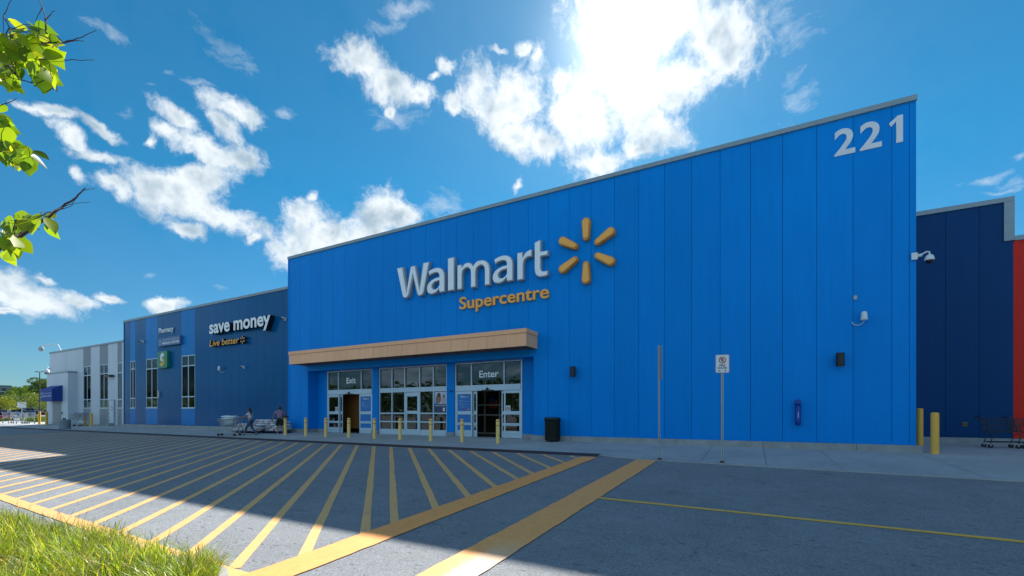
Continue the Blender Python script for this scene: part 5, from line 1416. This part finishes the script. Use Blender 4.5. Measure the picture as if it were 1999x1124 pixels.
for px, t_, s, rz, L in ((84, 118, 1.05, 1.0, 'light green tree directly left of the clinic porch awning'), (34, 140, 1.1, 2.2, 'light green tree behind the white notice in the car park'),
                     (14, 150, .95, 4.0, 'light green tree below the grey apartment block'), (73, 150, 1.2, 5.0, 'rear light green tree between the porch tree and the notice tree')):
    dup(ta, (*at_t(px, t_), 0), rz, L, scale=(s, s, s))
tb = make_tree('yellow-green small tree at the very left edge of the picture', LOT, 4.3, 4.0, 5, leaf_mat('foliage_yellow', [(.16, .22, .03), (.22, .24, .04), (.12, .18, .03)], .3), 1500, .25)
tb.location = (*at_t(1, 84), 0)
td = make_tree('dark green taller tree rising just left of the clinic roof on the skyline', LOT, 17, 13, 9, FOL, 2400, .8)
td.location = (*at_t(84, 300), 8)
rnd = random.Random(3)
# hill with its wood
b = MB(); n1_, n2_ = 30, 14
for i in range(n1_+1):
    for j in range(n2_+1):
        u, v = i/n1_, j/n2_; px = -700 + 900*u; t_ = 240 + 420*v; x, y = at_t(px, t_)
        hgt = 17*max(0, min(1, (t_-250)/190))**.8 * (1+.12*math.sin(px*.016)+.08*math.sin(px*.05)); b.v.append((x, y, hgt-.3))
for i in range(n1_):
    for j in range(n2_):
        a = i*(n2_+1)+j; b.face((a, a+1, a+n2_+2, a+n2_+1))
tag(b.build('hill', mat('hill_undergrowth', (.03, .05, .015), .9)), kind='structure')
b = MB()
for k in range(230):
    px = rnd.uniform(-330, 130); t_ = rnd.uniform(265, 480); x, y = at_t(px, t_)
    hgt = 17*max(0, min(1, (t_-250)/190))**.8 * (1+.12*math.sin(px*.016)+.08*math.sin(px*.05)); s = rnd.uniform(3.6, 6.0)
    cloud(b, (x, y, hgt+s*.75), (s, s, s*.95), 150, 1.7, rnd)
tag(b.build('hillside_wood', FOL), 'mixed green wood covering the low hill at the far left', 'wood', None, 'stuff')
# trees across the road behind the viewer, seen mirrored in the glass
b = MB()
for k in range(120):
    x = rnd.uniform(-260, 90); y = rnd.uniform(-80, -60); s = rnd.uniform(3.2, 5.0)
    for q in range(2): cloud(b, (x, y, s*.8+q*s*.75), (s*(1.05-.2*q), s*(1.05-.2*q), s*.9), 110, 1.3, rnd)
tag(b.build('roadside_wood', FOL), 'dark belt of trees mirrored in the entrance glass', 'wood', None, 'stuff')
# shrubs
def shrub(px, t_, r, h, label, seed):
    x, y = at_t(px, t_); b = MB(); rn = random.Random(seed)
    for k in range(6): cloud(b, (rn.uniform(-r, r)*.7, rn.uniform(-r, r)*.7, h*rn.uniform(.35, .6)), (r*.5, r*.5, h*.5), 260, .16, rn)
    o = b.build('shrub', FOL2); o.location = (x, y, 0); tag(o, label, 'shrub', 'low shrubs at the car park edge')
shrub(66, 62, 1.3, .8, 'low pale green shrub left of the outer far-left bollard', 1); shrub(84, 64, 1.2, .9, 'low pale green shrub between the two far-left bollards', 2); shrub(3, 66, .9, .5, 'little bright green shrub at the left picture edge below the red car', 4)

# foreground planted island: soil, kerb, grass
XE = -4.60
def isl_front(x):
    e = 2.30 + .62*max(0, min(1, (x+13)/7.5))
    if x > XE-.75: e = e - (1 - math.sqrt(max(0, 1-((x-XE+.75)/.75)**2)))*1.3
    return e
xs_ = [-26 + .4*k for k in range(51)] + [XE-.75 + .75*math.sin(R(6*k)) for k in range(1, 16)]
b = MB()
for x0, x1 in zip(xs_, xs_[1:]):
    y0, y1 = isl_front(x0)-.12, isl_front(x1)-.12
    b.quad((x0, -6, -.6+.12), (x1, -6, -.6+.12), (x1, y1, gz(y1)+.13), (x0, y0, gz(y0)+.13))
tag(b.build('island_soil', mat('dark_soil', (.06, .045, .025), .95, 0, .3, 6, .8, 40)), kind='structure')
b = MB()
for x0, x1 in zip(xs_, xs_[1:]):
    y0, y1 = isl_front(x0), isl_front(x1)
    b.quad((x0, y0, gz(y0)-.02), (x1, y1, gz(y1)-.02), (x1, y1, gz(y1)+.14), (x0, y0, gz(y0)+.14)); b.quad((x0, y0, gz(y0)+.14), (x1, y1, gz(y1)+.14), (x1, y1-.14, gz(y1)+.14), (x0, y0-.14, gz(y0)+.14))
xe_, ye_ = xs_[-1], isl_front(xs_[-1])
b.quad((xe_, -6, -.62), (xe_, ye_, gz(ye_)-.02), (xe_, ye_, gz(ye_)+.14), (xe_, -6, -.46)); b.quad((xe_, -6, -.46), (xe_, ye_, gz(ye_)+.14), (xe_-.14, ye_, gz(ye_)+.14), (xe_-.14, -6, -.46))
tag(b.build('island_kerb', KERB), kind='structure')
GR = leaf_mat('grass_blades', [(.05, .12, .012), (.17, .31, .02), (.28, .42, .03), (.10, .20, .015), (.46, .50, .06), (.24, .38, .03), (.50, .42, .22), (.34, .26, .13)], .55, .35)
rnd = random.Random(11); b = MB(); clumps = [(rnd.uniform(-14, XE), rnd.uniform(-.4, 3.0), rnd.uniform(0, 6.28), rnd.uniform(.7, 1.25)) for _ in range(430)]
nb_ = 0
while nb_ < 36000:
    cx_, cy_, ca_, ch_ = rnd.choice(clumps)
    rr = abs(rnd.gauss(0, .16)); aa = rnd.uniform(0, 6.28); x = cx_ + rr*math.cos(aa); y = cy_ + rr*math.sin(aa)
    if x > XE-.05 or y > isl_front(x)-.10 or y < -.6: continue
    # keep only what could be seen near the frame
    lat = x*CS + y*SN; dep = -x*SN + y*CS
    if dep < 1.2 or lat/dep < -1.45 or (dep < 3.2 and rnd.random() < .35): continue
    nb_ += 1
    if x < -8: ch_ *= .85
    L = rnd.uniform(.22, .45)*ch_; wd = rnd.uniform(.0026, .0062); lean = rnd.uniform(.35, 1.75)
    th = aa*.5 + ca_*.5 + rnd.gauss(0, .7) if rnd.random() < .7 else rnd.uniform(0, 6.28)
    dx, dy = math.cos(th), math.sin(th); tw = rnd.uniform(-1, 1); sx_, sy_ = -dy, dx
    z = gz(y) + .12; px_, py2, pz = x, y, z; base = len(b.v); seg = 5
    for k in range(seg+1):
        u = k/seg; wk = wd*(1-u**1.8) + .0004
        b.v.append((px_-sx_*wk, py2-sy_*wk, pz)); b.v.append((px_+sx_*wk, py2+sy_*wk, pz+wk*tw))
        ang = lean*(u+.15)*1.35; px_ += dx*math.sin(ang)*L/seg; py2 += dy*math.sin(ang)*L/seg; pz += math.cos(ang)*L/seg
    for k in range(seg): q = base+2*k; b.face((q, q+1, q+3, q+2))
tag(b.build('grass', GR, smooth=True), 'bright yellow-green arching grass in the foreground kerbed island', 'grass', None, 'stuff')
SEED = mat('seed_head_brown', (.26, .17, .10), .8, 0, .25, 30)
b = MB()
for k in range(900):
    cx_, cy_, ca_, ch_ = rnd.choice(clumps); x, y = cx_+rnd.gauss(0, .15), cy_+rnd.gauss(0, .15)
    if x > XE-.05 or y > isl_front(x)-.10 or y < 0: continue
    th = rnd.uniform(0, 6.28); L = rnd.uniform(.34, .5); dx, dy = math.cos(th)*.35, math.sin(th)*.35; z = gz(y)+.12
    tp = (x+dx*L, y+dy*L, z+L*.85); b.tube([(x, y, z), (x+dx*L*.3, y+dy*L*.3, z+L*.45), tp], .0013, 3, False)
    for q in range(9):
        f = .72+.28*q/8; c = Vector((x+dx*L*f, y+dy*L*f, z+L*.85*f)); o = Vector((rnd.gauss(0, 1), rnd.gauss(0, 1), rnd.gauss(0, 1))).normalized()*.012; v = o.orthogonal().normalized()*.004
        b.quad(c, c+o*.5+v, c+o, c+o*.5-v)
tag(b.build('grass_seed_heads', SEED), 'dry brown seed stalks standing among the foreground grass', 'grass', None, 'stuff')

# young street tree whose branches reach in at the upper left
def W3(px, py, t): dx, dy = ray(px); return Vector((dx*t, dy*t, EYE + (805-py)/F*t))
tr = place('street_tree', (-5.2, .16, gz(.16)+.1), 'sunlit young tree reaching its leafy branches into the upper left', 'tree')
base = Vector((-5.2, .16, gz(.16)+.05)); P = [base, base+Vector((.03, .02, 1.2)), base+Vector((-.02, .05, 2.2)), base+Vector((.05, 0, 3.3)), base+Vector((.0, .05, 4.6))]
MB().tube(P, [.06, .05, .042, .032, .012], 12).build('trunk', BARK, tr)
PB = mat('purple_brown_twig', (.05, .022, .028), .7)
b = MB(); BR = []
def branch(pts, r0, r1):
    pts = [Vector(p) for p in pts]; n_ = len(pts); fine = []
    for a, c in zip(pts, pts[1:]):
        for k in range(4): fine.append(a.lerp(c, k/4) + Vector([rnd.uniform(-.0025, .0025) for _ in range(3)]))
    fine.append(pts[-1]); b.tube(fine, [r0+(r1-r0)*k/(len(fine)-1) for k in range(len(fine))], 7); BR.extend(fine); return fine
branch([P[2], base+Vector((.8, .15, 2.75)), W3(-160, 150, 2.0), W3(0, 115, 1.95), W3(48, 103, 1.95), W3(78, 84, 1.93)], .016, .005)
branch([W3(78, 84, 1.93), W3(90, 55, 1.93), W3(88, 30, 1.93), W3(76, -5, 1.95)], .003, .0015)
branch([W3(90, 38, 1.93), W3(108, 20, 1.93)], .002, .001)
branch([W3(120, 84, 1.93), W3(150, 80, 1.93), W3(165, 81, 1.93)], .002, .001); branch([W3(78, 84, 1.93), W3(125, 84, 1.92), W3(160, 72, 1.92), W3(189, 58, 1.92)], .003, .001)
branch([W3(48, 103, 1.95), W3(78, 116, 1.96), W3(130, 117, 1.96), W3(185, 117, 1.96)], .003, .001)
branch([W3(0, 115, 1.95), W3(40, 155, 1.9), W3(80, 165, 1.9), W3(112, 178, 1.9)], .003, .001)
branch([W3(22, 95, 1.97), W3(20, 60, 1.98), W3(6, 30, 2.0), W3(22, 0, 2.0)], .003, .0012)
branch([P[1]+Vector((0, 0, .5)), base+Vector((.9, .15, 2.0)), W3(-140, 300, 2.05), W3(-20, 235, 1.95), W3(2, 262, 1.93), W3(30, 290, 1.93), W3(60, 318, 1.92)], .014, .0015)
branch([W3(-20, 235, 1.95), W3(2, 205, 1.95), W3(33, 191, 1.95)], .003, .001)
branch([P[1], base+Vector((.9, .15, 1.45)), W3(-180, 560, 2.05), W3(0, 486, 1.95), W3(60, 447, 1.94), W3(110, 412, 1.92), W3(148, 385, 1.92), W3(168, 366, 1.92)], .013, .0018)
branch([W3(148, 385, 1.92), W3(168, 369, 1.92), W3(186, 367, 1.92)], .0015, .0008); branch([W3(105, 415, 1.92), W3(135, 398, 1.9), W3(176, 393, 1.9)], .0018, .0008)
branch([W3(75, 437, 1.93), W3(78, 425, 1.93), W3(80, 415, 1.93)], .002, .001); branch([W3(110, 412, 1.92), W3(140, 401, 1.93), W3(150, 384, 1.94)], .0015, .0008)
branch([P[3], base+Vector((.1, -.4, 4.0)), base+Vector((.1, -.8, 4.5))], .012, .003); branch([P[3], base+Vector((-.6, .2, 3.9)), base+Vector((-1.0, .1, 4.4))], .012, .003); branch([P[2], base+Vector((-.6, -.3, 2.8)), base+Vector((-1.1, -.5, 3.2))], .012, .003)
b.build('limbs', PB, tr)
LF = leaf_mat('sunlit_leaf', [(.14, .28, .015), (.30, .46, .02), (.06, .15, .02), (.40, .50, .03), (.20, .36, .02), (.09, .20, .02)], .62, .4)
lb_, tw = MB(), MB()
def add_leaf(p, L):
    d = Vector((rnd.uniform(-.4, .9), rnd.uniform(-.4, .6), rnd.uniform(-1.1, .0))).normalized()
    n_ = Vector((.7+rnd.uniform(-.8, .8), -.45+rnd.uniform(-.8, .8), .25+rnd.uniform(-.7, .7))); n_ = (n_ - d*n_.dot(d)).normalized(); s = d.cross(n_)
    base_ = len(lb_.v); prof = [(0, .02), (.06, .15), (.14, .26), (.25, .34), (.38, .37), (.52, .345), (.66, .27), (.79, .17), (.89, .08), (1, .004)]; cup = rnd.uniform(.03, .22); droop = rnd.uniform(.02, .25)
    for u, wv_ in prof:
        c = p + d*L*u - n_*L*droop*u*u
        for q in (-1, 0, 1):
            lb_.v.append(tuple(c + s*q*wv_*L*(1+rnd.uniform(-.02, .02)) + n_*L*cup*abs(q)*wv_*1.2))
    for i in range(len(prof)-1):
        for j in (0, 1): a = base_+i*3+j; lb_.face((a, a+1, a+4, a+3))
    near = min(BR, key=lambda q: (q-p).length)
    if True: tw.tube([near, near.lerp(p, .6)+Vector((0, 0, .01)), p], [.0016, .0012, .0009], 4, False)
for (cx_, cy_, rx, ry, n_, t0) in ((56, 98, 64, 44, 70, 1.94), (20, 130, 30, 50, 26, 1.98), (94, 158, 24, 14, 12, 1.92), (10, 262, 22, 55, 34, 1.94), (42, 308, 28, 20, 16, 1.92),
                             (28, 436, 32, 12, 15, 1.93), (88, 434, 24, 9, 8, 1.92), (18, 478, 28, 22, 20, 1.94), (-90, 130, 80, 60, 20, 2.0), (-90, 290, 70, 50, 18, 2.0), (-90, 500, 70, 40, 16, 2.0)):
    for _ in range(n_):
        a = rnd.uniform(0, 6.28); q = math.sqrt(rnd.random()); add_leaf(W3(cx_+rx*q*math.cos(a)*.9, cy_+ry*q*math.sin(a)-8, t0+rnd.uniform(-.12, .12)), rnd.uniform(.045, .085))
for c_, r_2, n_ in ((base+Vector((0, 0, 4.6)), .7, 90), (base+Vector((.1, -.8, 4.5)), .5, 60), (base+Vector((-1.0, .1, 4.3)), .5, 60), (base+Vector((-1.0, -.5, 3.2)), .5, 60)):
    for _ in range(n_): add_leaf(c_ + Vector((rnd.gauss(0, 1), rnd.gauss(0, 1), rnd.gauss(0, 1)))*r_2*.5, rnd.uniform(.07, .12))
lb_.build('foliage', LF, tr, smooth=True); tw.build('twigs', PB, tr)

# ------------------------------------------------------------------ cars, car-park furniture, far buildings
CGL = glass_mat('car_glass', (.01, .012, .014), 1.5)
def car_paint(name, c): return mat(name, c, .28, .25, .03, 3, 0, 60, .6, .6)
def make_car(label, group, paint, suv):
    t = thing('parked_car', (0, 0, 0), label, 'car', group); w_ = .9
    h1, h2 = (.98, 1.68) if suv else (.86, 1.42)
    low = [(-2.25, .35), (-2.2, .25), (2.2, .25), (2.28, .45), (2.22, .72), (1.2, h1-.02), (.95, h1), (-2.0, h1+.03), (-2.22, h1-.1), (-2.3, .6)]
    MB().prism(low[::-1], 'y', -w_, w_).build('body', paint, t, bevel=.07)
    rr = -2.1 if suv else -1.75
    cab = [(rr-.05, h1-.0), (1.05, h1), (.35, h2-.04), (.2, h2), (rr+.35, h2), (rr+.18, h2-.05)]
    b = MB(); n_ = len(cab); bs_ = len(b.v)
    for s_ in (-1, 1):
        for (x, z) in cab: b.v.append((x, s_*(w_-.04-.17*(z-h1)/(h2-h1)), z))
    b.face(range(bs_, bs_+n_)); b.face(list(range(bs_+n_, bs_+2*n_))[::-1])
    for i in range(n_): j = (i+1) % n_; b.face((bs_+i, bs_+n_+i, bs_+n_+j, bs_+j))
    b.build('windows', CGL, t, bevel=.02)
    b = MB(); b.prism([(.25, h2-.015), (.18, h2+.02), (rr+.37, h2+.02), (rr+.25, h2-.015)], 'y', -w_+.2, w_-.2); 
    b.build('roof', paint, t, bevel=.015)
    for x in (.3, rr+.35, -.55):
        for s_ in (-1, 1): MB().tube([(x if x != .3 else 1.03, s_*(w_-.035), h1), (x if x != .3 else .36, s_*(w_-.2), h2-.01)], .035, 6).build('pillar', paint, t)
    for x in (-1.4, 1.4):
        for s_ in (-1, 1):
            wl = MB().tube([(x, s_*(w_-.2), .33), (x, s_*(w_+.01), .33)], .33, 24).build('wheel', RUB, t); MB().tube([(x, s_*(w_+.011), .33), (x, s_*(w_+.02), .33)], .2, 16).build('rim', CHROME, wl)
    for s_ in (-1, 1):
        MB().box(-2.33, -2.15, s_*.86-.12*(s_ > 0)-.0, s_*.86+.12*(s_ < 0), .78, 1.02 if suv else .9).build('tail_light', mat('tail_red', (.55, .02, .02), .25), t, bevel=.02)
        MB().box(2.1, 2.29, s_*.8-.16, s_*.8+.02, .60, .74).build('headlight', mat('headlight_clear', (.7, .72, .75), .15), t, bevel=.02)
    MB().box(-2.335, -2.3, -.26, .26, .52, .66).build('number_plate', SIGNW, t)
    for s_ in (-1, 1): MB().box(.75, .92, s_*(w_+.09)-.08, s_*(w_+.09)+.08, h1+.0, h1+.14).build('wing_mirror', paint, t, bevel=.02)
    return t
CGp = 'cars parked at the far left'
cB = make_car('blue-grey SUV seen from behind with bright red tail lights, right of the white notice post', CGp, car_paint('paint_blue_grey', (.07, .13, .22)), True)
va = math.atan2(ray(52)[1], ray(52)[0])
x, y = at_t(55, 76); cB.location = (x, y, 0); cB.rotation_euler = (0, 0, va)
cR = make_car('dark red sedan at the left edge of the picture, seen from behind', CGp, car_paint('paint_dark_red', (.30, .012, .02)), False)
x, y = at_t(8, 74); cR.location = (x, y, 0); cR.rotation_euler = (0, 0, math.atan2(ray(8)[1], ray(8)[0]) + .1)
cW = make_car('white sedan between the red sedan and the blue-grey SUV', CGp, car_paint('paint_white', (.62, .65, .68)), False)
x, y = at_t(30, 84); cW.location = (x, y, 0); cW.rotation_euler = (0, 0, va + R(180))
cS = make_car('silver SUV with roof rails behind the blue-grey SUV, by the tree', CGp, car_paint('paint_silver', (.30, .38, .45)), True)
x, y = at_t(70, 96); cS.location = (x, y, 0); cS.rotation_euler = (0, 0, va + R(12))
x, y = at_t(88, 84); dup(cW, (x, y, 0), va + R(175), 'white sedan partly hidden behind the two far-left bollards')
x, y = at_t(20, 100); dup(cB, (x, y, .3), va + R(4), 'dark SUV in the second row behind the white sedan')
x, y = at_t(6, 94); dup(cS, (x, y, .2), va + R(170), 'silver SUV just behind the dark red sedan')
# cars behind the viewer, mirrored in the entrance glass
for i, (x, y, a, L) in enumerate(((-25.5, -14, 95, 'white sedan mirrored in the left lights of the centre screen'), (-16.5, -14.5, 86, 'white sedan mirrored in the right lights of the centre screen'), (-34, -14, 92, 'white sedan mirrored in the Exit screen'))):
    dup(cW, (x, y, gz(y)), R(a), L, 'cars parked behind the viewer')
# car park lamp
x, y = at_t(77.5, 84); t = thing('street_lamp', (x, y, 0), 'tall thin twin-headed car park lamp post left of the clinic', 'lamp')
LPM = mat('lamp_post_brown', (.06, .055, .05), .6, .2)
MB().tube([(0, 0, 0), (0, 0, 9.0)], [.11, .07], 10).build('pole', LPM, t); MB().lathe([(.3, 0), (.3, .7), (.2, .75)], 16).build('pole_base', CONC, t)
MB().tube([(-.45, -.2, 9.0), (.45, .2, 9.0)], .04, 8).build('cross_arm', LPM, t)
for s_ in (-1, 1): MB().box(s_*.65-.3, s_*.65+.3, s_*.25-.18, s_*.25+.18, 8.97, 9.1).build('lamp_head', LPM, t, bevel=.03)
# notice post
x, y = at_t(42.5, 64); t = thing('notice_post', (x, y, 0), 'white notice board with orange flash on a thin post by the sunlit carts', 'sign', None, va - R(90))
MB().tube([(0, 0, 0), (0, 0, 2.8)], .04, 8).build('post', GALV, t); pb_ = MB().box(-.42, .42, -.08, -.045, 2.05, 2.85).build('board', SIGNW, t, bevel=.01)
MB().prism([(-.35, 2.70), (.05, 2.62), (.36, 2.42), (.36, 2.52), (.1, 2.72), (-.2, 2.79)][::-1], 'y', -.085, -.081).build('orange_flash', mat('flash_orange', (.6, .28, .04), .5), pb_)
MB().box(-.2, .25, -.085, -.081, 2.25, 2.31).build('grey_line', GALV, pb_)
# apartment block and long low building far off
x, y = at_t(-6, 330); t = place('apartment_block', (x, y, 0), 'grey apartment block on the hillside at the left edge', 'building')
ux, uy = Vector((ray(0)[1], -ray(0)[0])).normalized(), None
va2 = math.atan2(ray(-6)[1], ray(-6)[0]) - R(90)
WB.discard(t.name); t.rotation_euler = (0, 0, va2)
MB().box(-14, 7.0, 0, 16, 0, 21.2).build('wall', mat('apartment_grey', (.24, .25, .28), .8), t)
for fl in range(5):
    for c in range(5): MB().box(-13+c*3.9, -10.4+c*3.9, -.06, -.005, 3.5+fl*3.5, 5.3+fl*3.5).build('window', CGL, t)
    MB().box(-13.5, 5.6, -1.2, -.07, 2.7+fl*3.5, 3.1+fl*3.5).build('balcony', SIGNW, t)
MB().box(-14.3, 7.3, -.3, 16.3, 21.21, 21.6).build('roof_slab', GREYP, t)
x, y = at_t(45, 210); t = thing('warehouse', (x, y, 0), 'long low pale roofed building half hidden among the far-left trees', 'building', None, va - R(90))
MB().box(-16, 16, 0, 14, 0, 6.0).build('wall', mat('warehouse_wall', (.16, .19, .24), .8), t); MB().box(-16.3, 16.3, -.3, 14.3, 6.01, 6.5).build('roof', SIGNW, t)
for c in range(8): MB().box(-15+c*4, -12.6+c*4, -.06, -.004, 1.2, 3.2).build('window', CGL, t)
